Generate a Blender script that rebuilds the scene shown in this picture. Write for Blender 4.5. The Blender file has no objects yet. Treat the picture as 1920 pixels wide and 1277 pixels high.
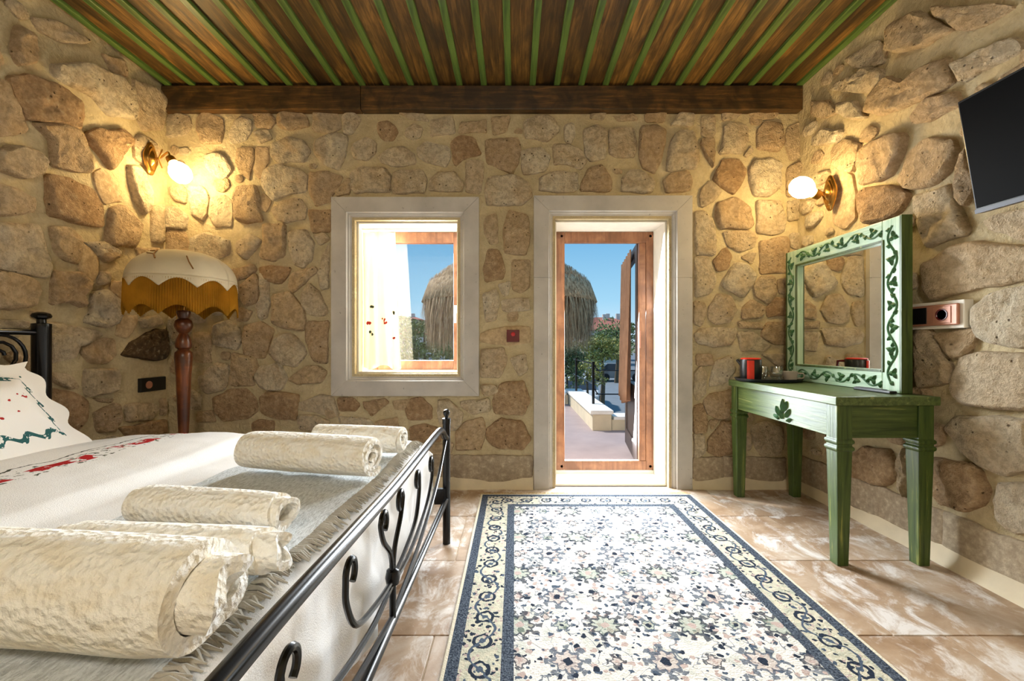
import bpy, bmesh, math, random
import numpy as np
from mathutils import Vector, Matrix, noise

# ------------------------------------------------------------------ camera, world, sun, exposure
DOOR_W, WINDOW_W = 128.0, 105.0
scene = bpy.context.scene
COL = scene.collection
F, CX, CY, EH = 800.0, 965.0, 646.0, 1.05     # focal length and principal point in a 1920x1277 frame, eye height
cam_d = bpy.data.cameras.new('camera'); cam = bpy.data.objects.new('camera', cam_d); COL.objects.link(cam)
cam_d.sensor_fit = 'HORIZONTAL'; cam_d.sensor_width = 36.0; cam_d.lens = 36.0*F/1920.0
cam_d.shift_x = (960-CX)/1920.0; cam_d.shift_y = (CY-638.5)/1920.0
cam_d.clip_start = 0.02; cam_d.clip_end = 800
cam.location = (0, 0, EH); cam.rotation_euler = (math.pi/2, 0, 0)
scene.camera = cam

world = bpy.data.worlds.new('sky'); scene.world = world; world.use_nodes = True
wn, wl = world.node_tree.nodes, world.node_tree.links
wn.clear()
w_tc = wn.new('ShaderNodeTexCoord'); w_sep = wn.new('ShaderNodeSeparateXYZ'); w_r = wn.new('ShaderNodeValToRGB')
w_bg = wn.new('ShaderNodeBackground'); w_out = wn.new('ShaderNodeOutputWorld')
wl.new(w_tc.outputs['Generated'], w_sep.inputs[0]); wl.new(w_sep.outputs['Z'], w_r.inputs[0])
w_r.color_ramp.elements[0].position = 0.0; w_r.color_ramp.elements[0].color = (0.62, 0.80, 0.90, 1)
w_r.color_ramp.elements[1].position = 0.9; w_r.color_ramp.elements[1].color = (0.10, 0.30, 0.62, 1)
e = w_r.color_ramp.elements.new(0.24); e.color = (0.17, 0.43, 0.70, 1)
e = w_r.color_ramp.elements.new(0.10); e.color = (0.33, 0.61, 0.82, 1)
wl.new(w_r.outputs[0], w_bg.inputs[0]); w_bg.inputs[1].default_value = 1.15
wl.new(w_bg.outputs[0], w_out.inputs[0])

SUN_STRENGTH, SUN_ELEV, SUN_AZ, SUN_ANGLE = 4.4, 50.0, -62.0, 3.0
sd = bpy.data.lights.new('sun', 'SUN'); so = bpy.data.objects.new('sun', sd); COL.objects.link(so)
sd.energy = SUN_STRENGTH; sd.angle = math.radians(SUN_ANGLE); sd.color = (1.0, 0.97, 0.93)
_el, _az = math.radians(SUN_ELEV), math.radians(SUN_AZ)
_dir = Vector((math.sin(_az)*math.cos(_el), math.cos(_az)*math.cos(_el), math.sin(_el)))
so.rotation_euler = _dir.to_track_quat('Z', 'Y').to_euler(); so.location = (0, 12, 12)

# daylight entering through the doorway and the window
def daylight(name, x, z, w, h, power):
    ld_ = bpy.data.lights.new(name, 'AREA'); ld_.shape = 'RECTANGLE'; ld_.size = w; ld_.size_y = h; ld_.energy = power; ld_.color = (0.88, 0.95, 1.0)
    o_ = bpy.data.objects.new(name, ld_); COL.objects.link(o_); o_.location = (x, 3.56, z)
    o_.rotation_euler = Vector((0, 1, 0.42)).to_track_quat('Z', 'Y').to_euler(); ld_.spread = math.radians(150)
daylight('daylight_door', 0.71, 1.02, 0.80, 1.85, DOOR_W); daylight('daylight_window', -0.79, 1.40, 0.74, 1.08, WINDOW_W)
vs = scene.view_settings
vs.view_transform = 'Standard'; vs.look = 'None'; vs.gamma = 1.0; vs.use_curve_mapping = False
vs.exposure = 0.0
SCONCE_L, FILL_LAMP_L = 88.0, 62.0  # glow of the sconces and of the added fill globe

# ------------------------------------------------------------------ helpers
R = random.Random(7)
def lin(c): c /= 255.0; return c/12.92 if c <= 0.04045 else ((c+0.055)/1.055)**2.4
def C(r, g, b, a=1.0): return (lin(r), lin(g), lin(b), a)
def W(px, py, Y): return Vector(((px-CX)*Y/F, Y, EH-(py-CY)*Y/F))

class NT:
    """tiny node helper around a principled material"""
    def __init__(s, name):
        s.m = bpy.data.materials.new(name); s.m.use_nodes = True
        s.t = s.m.node_tree; s.t.nodes.clear()
        s.out = s.n('ShaderNodeOutputMaterial'); s.p = s.n('ShaderNodeBsdfPrincipled'); s.l(s.p.outputs[0], s.out.inputs[0])
    def n(s, t, **kw):
        x = s.t.nodes.new(t)
        for k, v in kw.items(): setattr(x, k, v)
        return x
    def l(s, a, b): s.t.links.new(a, b)
    def val(s, sock, v):
        if isinstance(v, (int, float, tuple)): sock.default_value = v
        else: s.l(v, sock)
    def coord(s, kind='Object', scale=(1, 1, 1), seed=False):
        tc = s.n('ShaderNodeTexCoord'); o = tc.outputs[kind]
        if seed:
            oi = s.n('ShaderNodeObjectInfo'); mul = s.n('ShaderNodeVectorMath', operation='SCALE'); mul.inputs[3].default_value = 37.0
            comb = s.n('ShaderNodeCombineXYZ')
            for i in range(3): s.l(oi.outputs['Random'], comb.inputs[i])
            s.l(comb.outputs[0], mul.inputs[0])
            add = s.n('ShaderNodeVectorMath', operation='ADD'); s.l(o, add.inputs[0]); s.l(mul.outputs[0], add.inputs[1]); o = add.outputs[0]
        mp = s.n('ShaderNodeMapping'); mp.inputs['Scale'].default_value = scale; s.l(o, mp.inputs[0])
        return mp.outputs[0]
    def noise(s, vec, scale, detail=4, rough=0.55, dist=0.0):
        x = s.n('ShaderNodeTexNoise'); s.l(vec, x.inputs['Vector'])
        x.inputs['Scale'].default_value = scale; x.inputs['Detail'].default_value = detail; x.inputs['Roughness'].default_value = rough
        x.inputs['Distortion'].default_value = dist
        return x.outputs[0]
    def voro(s, vec, scale, feature='F1', out='Distance', rnd=1.0):
        x = s.n('ShaderNodeTexVoronoi', feature=feature); s.l(vec, x.inputs['Vector']); x.inputs['Scale'].default_value = scale
        x.inputs['Randomness'].default_value = rnd
        return x.outputs[out]
    def ramp(s, fac, stops, interp='LINEAR'):
        x = s.n('ShaderNodeValToRGB'); s.l(fac, x.inputs[0]); cr = x.color_ramp; cr.interpolation = interp
        while len(cr.elements) < len(stops): cr.elements.new(0.5)
        for e, (p, c) in zip(cr.elements, stops):
            e.position = p; e.color = c if isinstance(c, tuple) else (c, c, c, 1)
        return x.outputs[0]
    def mix(s, fac, a, b, mode='MIX'):
        x = s.n('ShaderNodeMix', data_type='RGBA', blend_type=mode)
        s.val(x.inputs[0], fac); s.val(x.inputs[6], a); s.val(x.inputs[7], b)
        return x.outputs[2]
    def math(s, op, a, b=0.0, c=None):
        x = s.n('ShaderNodeMath', operation=op); s.val(x.inputs[0], a); s.val(x.inputs[1], b)
        if c is not None: s.val(x.inputs[2], c)
        return x.outputs[0]
    def bump(s, h, strength=0.5, dist=0.01, prev=None):
        x = s.n('ShaderNodeBump'); s.l(h, x.inputs['Height']); x.inputs['Strength'].default_value = strength; x.inputs['Distance'].default_value = dist
        if prev is not None: s.l(prev, x.inputs['Normal'])
        s.l(x.outputs[0], s.p.inputs['Normal']); return x.outputs[0]
    def done(s, base=None, rough=None, metal=None, spec=None):
        if base is not None: s.val(s.p.inputs['Base Color'], base)
        if rough is not None: s.val(s.p.inputs['Roughness'], rough)
        if metal is not None: s.val(s.p.inputs['Metallic'], metal)
        if spec is not None: s.val(s.p.inputs['Specular IOR Level'], spec)
        return s.m

def plain(name, col, rough=0.6, metal=0.0, var=0.12, scale=20.0, bump=0.0):
    t = NT(name); v = t.coord(); nz = t.noise(v, scale)
    d = tuple(c*(1-var) for c in col[:3])+(1,); l = tuple(min(1, c*(1+var)) for c in col[:3])+(1,)
    if bump: t.bump(nz, bump, 0.004)
    return t.done(t.ramp(nz, [(0.3, d), (0.7, l)]), rough, metal)

def stone_mat(name, stops, spot, spot_amt=0.55, bump=0.9, pits=True, gap=0.0):
    t = NT(name); v = t.coord(seed=True)
    oi = t.n('ShaderNodeObjectInfo')
    base = t.ramp(oi.outputs['Random'], stops, 'CONSTANT')
    n1 = t.noise(v, 7.0, 6, 0.6, 0.4); n2 = t.noise(v, 34.0, 6, 0.68); n3 = t.noise(v, 130.0, 3, 0.7)
    col = t.mix(t.math('MULTIPLY', t.ramp(n1, [(0.44, 0.0), (0.68, 1.0)]), spot_amt), base, spot)
    col = t.mix(t.math('MULTIPLY', t.ramp(n2, [(0.40, 1.0), (0.56, 0.0)]), 0.38), col, tuple(c*0.42 for c in spot[:3])+(1,))
    col = t.mix(t.math('MULTIPLY', t.ramp(n2, [(0.56, 0.0), (0.72, 1.0)]), 0.5), col, C(226, 208, 176))
    h = t.math('ADD', t.math('MULTIPLY', n2, 1.0), t.math('MULTIPLY', n3, 0.35))
    h = t.math('ADD', h, t.math('MULTIPLY', n1, 1.6))
    if pits:
        vo = t.voro(v, 26.0); pit = t.ramp(vo, [(0.08, 1.0), (0.17, 0.0)])
        sel = t.ramp(t.noise(v, 11.0, 2), [(0.52, 0.0), (0.6, 1.0)]); pit = t.math('MULTIPLY', pit, sel)
        col = t.mix(t.math('MULTIPLY', pit, 0.75), col, C(70, 48, 30)); h = t.math('SUBTRACT', h, t.math('MULTIPLY', pit, 1.2))
    t.bump(h, bump, 0.042)
    return t.done(col, 0.9, spec=0.2)

def wood_mat(name, dark, mid, light, scale=(30, 2.0, 30), rough=0.45, vary=True, bump=0.25):
    t = NT(name); v = t.coord(seed=True, scale=scale)
    v2 = t.coord(seed=True, scale=(5, 1.3, 5))
    g = t.noise(v, 1.6, 6, 0.65, 0.8); b = t.noise(v2, 1.6, 4, 0.6, 0.6)
    col = t.ramp(g, [(0.28, dark), (0.5, mid), (0.74, light)])
    col = t.mix(t.ramp(b, [(0.40, 0.75), (0.62, 0.0)]), col, dark)
    if vary:
        oi = t.n('ShaderNodeObjectInfo'); hs = t.n('ShaderNodeHueSaturation')
        t.l(t.math('MULTIPLY_ADD', oi.outputs['Random'], 1.3, 0.45), hs.inputs['Value']); t.l(col, hs.inputs['Color']); col = hs.outputs[0]
    t.bump(g, bump, 0.004)
    return t.done(col, rough)

def paint_green(name, axis, base, dark, rub, rub_amt=0.5, rough=0.36):
    sc = {'x': (1.5, 26, 26), 'y': (26, 1.5, 26), 'z': (26, 26, 1.5)}[axis]
    t = NT(name); v = t.coord(scale=sc); g = t.noise(v, 2.0, 6, 0.62, 0.5)
    col = t.ramp(g, [(0.34, dark), (0.55, base)])
    col = t.mix(t.math('MULTIPLY', t.ramp(g, [(0.60, 0.0), (0.70, 1.0)]), rub_amt), col, rub)
    t.bump(g, 0.35, 0.004)
    return t.done(col, rough, spec=0.5)

M = {}
M['mortar'] = (lambda t, v: (lambda n1, n2: (t.bump(t.math('ADD', n1, t.math('MULTIPLY', n2, 0.25)), 0.9, 0.05),
      t.done(t.mix(t.ramp(n2, [(0.35, 0.0), (0.7, 0.5)]), t.ramp(n1, [(0.3, C(188, 171, 134)), (0.7, C(210, 194, 158))]), C(172, 154, 124)), 0.95, spec=0.15))[1])(
      t.noise(v, 6.0, 5), t.noise(v, 46.0, 6, 0.65)))(*(lambda t: (t, t.coord()))(NT('lime mortar')))
_st = [(0.0, C(222, 205, 176)), (0.16, C(214, 190, 156)), (0.32, C(228, 214, 188)), (0.48, C(208, 182, 148)), (0.62, C(224, 208, 180)), (0.76, C(216, 196, 166)), (0.88, C(204, 178, 146))]
M['stone'] = stone_mat('yellow tuff stone', _st, C(196, 162, 118), 0.5, 0.9)
M['stone_brown'] = stone_mat('brown tuff stone', [(0.0, C(200, 170, 134)), (0.5, C(192, 160, 124))], C(168, 132, 94), 0.5, 0.9)
M['stone_dark'] = stone_mat('sooty stone', [(0.0, C(104, 84, 62)), (0.5, C(112, 88, 64))], C(44, 38, 32), 0.9)
M['stone_smooth'] = stone_mat('smoothed pale stone', [(0.0, C(196, 172, 136)), (0.5, C(188, 164, 132))], C(176, 148, 112), 0.3, 0.35, False)
M['stone_block'] = stone_mat('sawn grey base stone', [(0.0, C(176, 160, 136)), (0.5, C(168, 152, 130))], C(158, 136, 112), 0.35, 0.22, False)
M['surround'] = (lambda t: (lambda v: (lambda n1, n2: (t.bump(n2, 0.15, 0.004), t.done(t.mix(t.ramp(n2, [(0.66, 0.0), (0.74, 0.6)]), t.ramp(n1, [(0.3, C(172, 167, 162)), (0.7, C(194, 189, 183))]), C(110, 104, 98)), 0.7, spec=0.3))[1])(t.noise(v, 5.0, 4), t.noise(v, 38.0, 4, 0.6)))(t.coord()))(NT('dressed grey stone'))
M['plaster'] = plain('white lime plaster', C(232, 226, 214), 0.9, var=0.05, scale=12, bump=0.3)
M['skirt'] = plain('cream plaster fillet', C(214, 200, 172), 0.85, var=0.08, scale=9, bump=0.4)
M['board'] = wood_mat('stained ceiling board', C(40, 29, 14), C(112, 80, 36), C(166, 122, 58))
M['beam'] = wood_mat('dark stained beam', C(32, 23, 12), C(72, 50, 24), C(116, 80, 38), scale=(2.0, 30, 30))
M['batten'] = paint_green('green stained batten', 'y', C(92, 120, 54), C(54, 82, 38), C(132, 154, 88), 0.5)
M['greenx'] = paint_green('green rubbed paint across', 'x', C(70, 88, 40), C(40, 58, 24), C(164, 164, 88), 0.4)
M['greeny'] = paint_green('green rubbed paint along', 'y', C(86, 102, 54), C(50, 70, 32), C(176, 178, 112), 0.5)
M['greenz'] = paint_green('green rubbed paint upright', 'z', C(70, 90, 40), C(40, 60, 24), C(172, 172, 84), 0.5)
M['palegreeny'] = paint_green('pale green paint along', 'y', C(178, 202, 174), C(140, 174, 138), C(214, 222, 186), 0.5)
M['palegreenz'] = paint_green('pale green paint upright', 'z', C(178, 202, 174), C(140, 174, 138), C(214, 222, 186), 0.5)
M['vine'] = plain('dark green carving', C(56, 98, 58), 0.5, var=0.3, scale=40)
M['mirror'] = NT('mirror glass').done((0.93, 0.94, 0.93, 1), 0.015, 1.0)
M['iron'] = plain('black enamelled iron', C(11, 11, 13), 0.24, 0.0, var=0.2)
M['iron'].node_tree.nodes['Principled BSDF'].inputs['Specular IOR Level'].default_value = 0.4
M['brass'] = plain('antique brass', C(168, 128, 66), 0.28, 1.0, var=0.25, scale=30)
M['black'] = plain('black plastic', C(14, 14, 16), 0.35, var=0.1)
M['screen'] = plain('dark screen glass', C(6, 6, 7), 0.5, var=0.05)
M['screen'].node_tree.nodes['Principled BSDF'].inputs['Specular IOR Level'].default_value = 0.04
M['silver'] = plain('silver trim', C(84, 86, 92), 0.5, 0.3, var=0.05)
M['red'] = plain('red plastic', C(214, 46, 22), 0.3, var=0.08)
M['darkred'] = plain('dark red plastic', C(92, 12, 26), 0.25, var=0.1)
M['lamp_red'] = plain('red lens', C(190, 36, 46), 0.2, var=0.1)
M['ceramic'] = plain('beige ceramic', C(176, 164, 150), 0.25, var=0.05)
M['tray'] = plain('dark slate tray', C(38, 42, 50), 0.35, var=0.1)
M['copper'] = plain('copper coloured plastic', C(176, 122, 100), 0.4, 0.2, var=0.1)
M['lampwood'] = wood_mat('turned walnut', C(58, 26, 12), C(112, 58, 26), C(146, 84, 40), scale=(30, 30, 2.0), rough=0.3, vary=False)
M['framewood'] = wood_mat('orange brown frame wood', C(112, 72, 48), C(152, 102, 70), C(176, 124, 88), scale=(20, 20, 1.5), rough=0.4, vary=False)
M['doorwood'] = plain('dark door wood', C(62, 50, 44), 0.45, var=0.2, scale=6)
def cloth(name, col, rough=0.95, scale=300, bump=0.3, trans=0.0, var=0.06):
    t = NT(name); v = t.coord(); n = t.noise(v, scale, 2); big = t.noise(v, 9, 4)
    d = tuple(c*(1-var*2) for c in col[:3])+(1,)
    t.bump(t.math('ADD', n, t.math('MULTIPLY', big, 2.0)), bump, 0.006)
    m = t.done(t.ramp(big, [(0.3, d), (0.7, col)]), rough, spec=0.1)
    if trans:
        tr = t.n('ShaderNodeBsdfTranslucent'); tr.inputs[0].default_value = col
        mx = t.n('ShaderNodeMixShader'); mx.inputs[0].default_value = trans
        t.l(t.p.outputs[0], mx.inputs[1]); t.l(tr.outputs[0], mx.inputs[2]); t.l(mx.outputs[0], t.out.inputs[0])
    return m
M['sheet'] = cloth('white cotton', C(238, 236, 234))
M['curtain'] = cloth('cream curtain cotton', C(250, 236, 206), trans=0.3)
M['browncurtain'] = cloth('brown curtain cloth', C(150, 116, 92), trans=0.2, var=0.15)
M['shade'] = cloth('ivory lamp shade fabric', C(232, 218, 188), trans=0.2)
M['shade_gold'] = cloth('gold fringe silk', C(196, 138, 40), trans=0.25, var=0.2)
M['twig'] = plain('brown embroidery', C(140, 96, 44), 0.8)
M['red_thread'] = plain('red embroidery', C(196, 52, 48), 0.9)
M['green_thread'] = plain('dark green embroidery', C(60, 72, 56), 0.9)

def towel_mat():
    t = NT('ivory terry towel'); v = t.coord(seed=True)
    w = t.n('ShaderNodeTexVoronoi', feature='SMOOTH_F1'); t.l(v, w.inputs['Vector']); w.inputs['Scale'].default_value = 85; w.inputs['Smoothness'].default_value = 0.6
    n = t.noise(v, 260, 2); cable = t.noise(t.coord(seed=True, scale=(16, 30, 30)), 1.3, 1, 0.4, 0.3)
    h = t.math('ADD', t.math('MULTIPLY', w.outputs['Distance'], 0.9), t.math('ADD', t.math('MULTIPLY', n, 0.35), t.math('MULTIPLY', cable, 0.8)))
    t.bump(h, 0.8, 0.009)
    return t.done(t.ramp(cable, [(0.3, C(244, 236, 220)), (0.6, C(250, 247, 240))]), 0.95, spec=0.1)
M['towel'] = towel_mat()
def throw_mat():
    t = NT('grey woven throw'); v = t.coord(scale=(1, 1, 1))
    a = t.noise(t.coord(scale=(60, 16, 60)), 3.0, 3, 0.6, 0.4); b = t.noise(v, 220, 2)
    t.bump(t.math('ADD', a, t.math('MULTIPLY', b, 0.5)), 0.7, 0.008)
    return t.done(t.mix(t.ramp(a, [(0.35, 0.0), (0.6, 1.0)]), C(182, 186, 187), C(222, 226, 228)), 0.95, spec=0.1)
M['throw'] = throw_mat()
M['fringe'] = cloth('grey brown yarn', C(196, 190, 178), var=0.15)

def duvet_mat():
    t = NT('white duvet with red embroidered band'); v = t.coord()
    sep = t.n('ShaderNodeSeparateXYZ'); t.l(v, sep.inputs[0])
    wob = t.math('MULTIPLY', t.math('SINE', t.math('MULTIPLY', sep.outputs[1], 26.0)), 0.012)
    x = t.math('ADD', sep.outputs[0], wob)
    d = t.math('ABSOLUTE', t.math('ADD', x, 1.655))
    nz = t.noise(v, 34, 2)
    core = t.math('MULTIPLY', t.math('LESS_THAN', d, 0.034), t.math('GREATER_THAN', t.noise(v, 30, 2), 0.47))
    gaps = t.math('GREATER_THAN', t.math('SINE', t.math('MULTIPLY', sep.outputs[1], 21.0)), -0.55)
    core = t.math('MULTIPLY', core, gaps)
    leaf = t.math('MULTIPLY', t.math('LESS_THAN', d, 0.062), t.math('GREATER_THAN', t.noise(v, 44, 2), 0.6))
    line = t.math('LESS_THAN', t.math('ABSOLUTE', t.math('SUBTRACT', t.math('ADD', x, t.math('MULTIPLY', nz, 0.03)), -1.735)), 0.0045)
    col = t.mix(leaf, C(238, 236, 234), C(72, 80, 62)); col = t.mix(core, col, C(178, 36, 38)); col = t.mix(line, col, C(70, 76, 66))
    t.bump(t.math('ADD', t.noise(v, 300, 2), t.math('MULTIPLY', t.noise(v, 7, 4), 3.0)), 0.3, 0.006)
    return t.done(col, 0.95, spec=0.1)
M['duvet'] = duvet_mat()
def pillow_mat():
    t = NT('white pillow with green embroidered vine'); v = t.coord()
    sep = t.n('ShaderNodeSeparateXYZ'); t.l(v, sep.inputs[0])
    ax = t.math('ABSOLUTE', sep.outputs[0]); az = t.math('ABSOLUTE', sep.outputs[1])
    d = t.math('MAXIMUM', t.math('SUBTRACT', ax, 0.29), t.math('SUBTRACT', az, 0.15))
    wv = t.math('MULTIPLY', t.math('SINE', t.math('MULTIPLY', t.math('ADD', sep.outputs[0], sep.outputs[1]), 75.0)), 0.012)
    band = t.math('LESS_THAN', t.math('ABSOLUTE', t.math('ADD', d, wv)), 0.0105)
    blob = t.math('MULTIPLY', band, t.math('GREATER_THAN', t.noise(v, 60, 2), 0.42))
    inner = t.math('MULTIPLY', t.math('LESS_THAN', d, -0.05), t.math('GREATER_THAN', t.noise(v, 24, 2), 0.64))
    col = t.mix(blob, C(240, 236, 230), C(52, 96, 96)); col = t.mix(inner, col, C(176, 52, 48))
    t.bump(t.noise(v, 300, 2), 0.2, 0.004)
    return t.done(col, 0.95, spec=0.1)
M['pillow'] = pillow_mat()

def rug_mat(W2, L2):
    """object origin at the rug's centre; W2, L2 half sizes. Borders and repeated flowers woven in."""
    t = NT('woven floral rug'); v = t.coord()
    wob = t.n('ShaderNodeVectorMath', operation='SCALE'); nzv = t.n('ShaderNodeTexNoise'); nzv.inputs['Scale'].default_value = 38; nzv.inputs['Detail'].default_value = 3
    t.l(v, nzv.inputs['Vector']); sub = t.n('ShaderNodeVectorMath', operation='SUBTRACT'); t.l(nzv.outputs['Color'], sub.inputs[0]); sub.inputs[1].default_value = (0.5, 0.5, 0.5)
    t.l(sub.outputs[0], wob.inputs[0]); wob.inputs[3].default_value = 0.034
    add = t.n('ShaderNodeVectorMath', operation='ADD'); t.l(v, add.inputs[0]); t.l(wob.outputs[0], add.inputs[1]); vw = add.outputs[0]
    s0 = t.n('ShaderNodeSeparateXYZ'); t.l(v, s0.inputs[0]); s1 = t.n('ShaderNodeSeparateXYZ'); t.l(vw, s1.inputs[0])
    dx = t.math('SUBTRACT', W2, t.math('ABSOLUTE', s0.outputs[0])); dy = t.math('SUBTRACT', L2, t.math('ABSOLUTE', s0.outputs[1]))
    edge = t.math('MINIMUM', dx, dy)
    n_f = t.noise(v, 150, 3, 0.7); n_m = t.noise(v, 46, 3, 0.6)
    def flower(px, py, ox, oy, r, k):
        x = t.math('SUBTRACT', t.math('PINGPONG', t.math('ADD', s1.outputs[0], ox), px), 0.0)
        y = t.math('PINGPONG', t.math('ADD', s1.outputs[1], oy), py)
        rr = t.math('SQRT', t.math('ADD', t.math('MULTIPLY', x, x), t.math('MULTIPLY', y, y)))
        an = t.math('ARCTAN2', y, x)
        pet = t.math('MULTIPLY_ADD', t.math('COSINE', t.math('MULTIPLY', an, k)), 0.16*r, r)
        ring = t.math('LESS_THAN', t.math('ABSOLUTE', t.math('SUBTRACT', rr, pet)), r*0.15)
        dots = t.math('MULTIPLY', t.math('LESS_THAN', t.math('ABSOLUTE', t.math('SUBTRACT', rr, 1.5*r)), r*0.2), t.math('GREATER_THAN', t.math('COSINE', t.math('MULTIPLY', an, k)), 0.1))
        ring = t.math('MAXIMUM', ring, dots)
        ins = t.math('LESS_THAN', rr, pet); core = t.math('LESS_THAN', rr, r*0.34)
        return ring, ins, core
    def speck(scale, th, r=0.34):
        vo = t.n('ShaderNodeTexVoronoi'); t.l(vw, vo.inputs['Vector']); vo.inputs['Scale'].default_value = scale
        return t.math('MULTIPLY', t.math('LESS_THAN', vo.outputs['Distance'], r), t.math('GREATER_THAN', vo.outputs['Color'], th))
    cream, navy, pink, sage, slate = C(226, 222, 216), C(44, 52, 66), C(184, 164, 156), C(142, 154, 136), C(78, 90, 106)
    col = t.mix(t.ramp(n_f, [(0.35, 0.0), (0.7, 0.35)]), cream, C(196, 184, 164))
    col = t.mix(t.math('MULTIPLY', t.ramp(t.noise(v, 11, 3), [(0.5, 0.0), (0.62, 1.0)]), 0.3), col, sage)
    # curling stems between the flowers
    st = t.noise(v, 7.0, 2, 0.5, 1.2); stem = t.math('LESS_THAN', t.math('ABSOLUTE', t.math('SUBTRACT', st, 0.5)), 0.009)
    col = t.mix(t.math('MULTIPLY', stem, 0.75), col, slate)
    col = t.mix(speck(30, 0.45), col, pink); col = t.mix(speck(22, 0.42, 0.25), col, navy); col = t.mix(speck(40, 0.58, 0.3), col, slate)
    for (px, py, ox, oy, r, k, c1, c2) in ((0.16, 0.18, 0.0, 0.0, 0.046, 8, slate, pink), (0.16, 0.18, 0.16, 0.18, 0.05, 10, navy, sage), (0.16, 0.18, 0.16, 0.0, 0.021, 5, navy, pink), (0.16, 0.18, 0.0, 0.18, 0.024, 6, slate, sage), (0.16, 0.18, 0.08, 0.09, 0.020, 5, slate, cream), (0.16, 0.18, 0.055, 0.13, 0.014, 5, navy, pink)):
        ring, ins, core = flower(px, py, ox, oy, r, k)
        col = t.mix(t.math('MULTIPLY', ins, 0.55), col, c2); col = t.mix(t.math('MULTIPLY', ring, 0.85), col, c1); col = t.mix(core, col, navy if c1 is slate else pink)
    # flower band of the border
    bcol = t.mix(t.ramp(n_m, [(0.4, 0.0), (0.65, 1.0)]), C(206, 198, 176), C(176, 176, 158))
    bcol = t.mix(speck(40, 0.42), bcol, navy); bcol = t.mix(speck(46, 0.5), bcol, pink); bcol = t.mix(speck(30, 0.6, 0.25), bcol, slate)
    ex = t.math('PINGPONG', t.math('ADD', s1.outputs[0], 0.02), 0.066); ey = t.math('PINGPONG', s1.outputs[1], 0.066)
    bd = t.math('SUBTRACT', edge, 0.122); along = t.math('MINIMUM', ex, 10.0)
    isx = t.math('LESS_THAN', dx, dy)
    al = t.math('ADD', t.math('MULTIPLY', isx, ey), t.math('MULTIPLY', t.math('SUBTRACT', 1.0, isx), along))
    rr = t.math('SQRT', t.math('ADD', t.math('MULTIPLY', al, al), t.math('MULTIPLY', bd, bd)))
    bcol = t.mix(t.math('LESS_THAN', t.math('ABSOLUTE', t.math('SUBTRACT', rr, 0.030)), 0.006), bcol, navy)
    bcol = t.mix(t.math('LESS_THAN', rr, 0.012), bcol, slate)
    run = t.math('ADD', t.math('MULTIPLY', isx, s1.outputs[1]), t.math('MULTIPLY', t.math('SUBTRACT', 1.0, isx), s1.outputs[0]))
    wv = t.math('MULTIPLY', t.math('SINE', t.math('MULTIPLY', run, 23.8)), 0.042)
    bcol = t.mix(t.math('LESS_THAN', t.math('ABSOLUTE', t.math('SUBTRACT', bd, wv)), 0.005), bcol, slate)
    dark = t.mix(t.ramp(n_f, [(0.4, 0.0), (0.7, 0.8)]), C(42, 49, 62), C(124, 134, 146))
    def band(a, b): return t.math('MULTIPLY', t.math('GREATER_THAN', edge, a), t.math('LESS_THAN', edge, b))
    col = t.mix(band(-1, 0.232), col, dark); col = t.mix(band(-1, 0.19), col, bcol); col = t.mix(band(-1, 0.054), col, dark); col = t.mix(band(-1, 0.014), col, C(222, 212, 190))
    t.bump(t.math('ADD', n_f, t.math('MULTIPLY', n_m, 0.6)), 0.8, 0.008)
    return t.done(col, 0.98, spec=0.05)

def tile_mat():
    t = NT('worn travertine'); v = t.coord(seed=True)
    n1 = t.noise(v, 3.0, 6, 0.62, 0.6); n2 = t.noise(t.coord(seed=True, scale=(5, 3.2, 5)), 1.7, 8, 0.72, 0.5); n3 = t.noise(v, 90, 3, 0.7)
    col = t.ramp(n1, [(0.3, C(138, 108, 80)), (0.5, C(170, 144, 118)), (0.72, C(202, 186, 168))])
    col = t.mix(t.ramp(n2, [(0.48, 0.0), (0.62, 0.85)]), col, C(222, 216, 210))
    t.bump(t.math('ADD', n2, t.math('MULTIPLY', n3, 0.4)), 0.22, 0.006)
    return t.done(col, t.ramp(n2, [(0.3, 0.34), (0.7, 0.62)]), spec=0.45)
M['tile'] = tile_mat()
M['grout'] = plain('pale grout', C(206, 188, 164), 0.9, var=0.1)

def glass_mat(name, gloss=0.06, tint=(1, 1, 1, 1), rough=0.02):
    t = NT(name); tr = t.n('ShaderNodeBsdfTransparent'); tr.inputs[0].default_value = tint
    gl = t.n('ShaderNodeBsdfGlossy'); gl.inputs['Roughness'].default_value = rough
    mx = t.n('ShaderNodeMixShader'); mx.inputs[0].default_value = gloss
    t.l(tr.outputs[0], mx.inputs[1]); t.l(gl.outputs[0], mx.inputs[2]); t.l(mx.outputs[0], t.out.inputs[0])
    return t.m
M['pane'] = glass_mat('window pane', 0.05)
M['tumbler'] = glass_mat('drinking glass', 0.22, (0.9, 0.92, 0.92, 1))
def emit(name, col, s):
    t = NT(name); t.p.inputs['Emission Color'].default_value = col; t.p.inputs['Emission Strength'].default_value = s
    t.p.inputs['Base Color'].default_value = col; return t.m
M['bulb'] = emit('lit frosted bulb', (1.0, 0.72, 0.32, 1), SCONCE_L)
M['globe'] = emit('added fill globe', (1.0, 0.92, 0.80, 1), FILL_LAMP_L)

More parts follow.
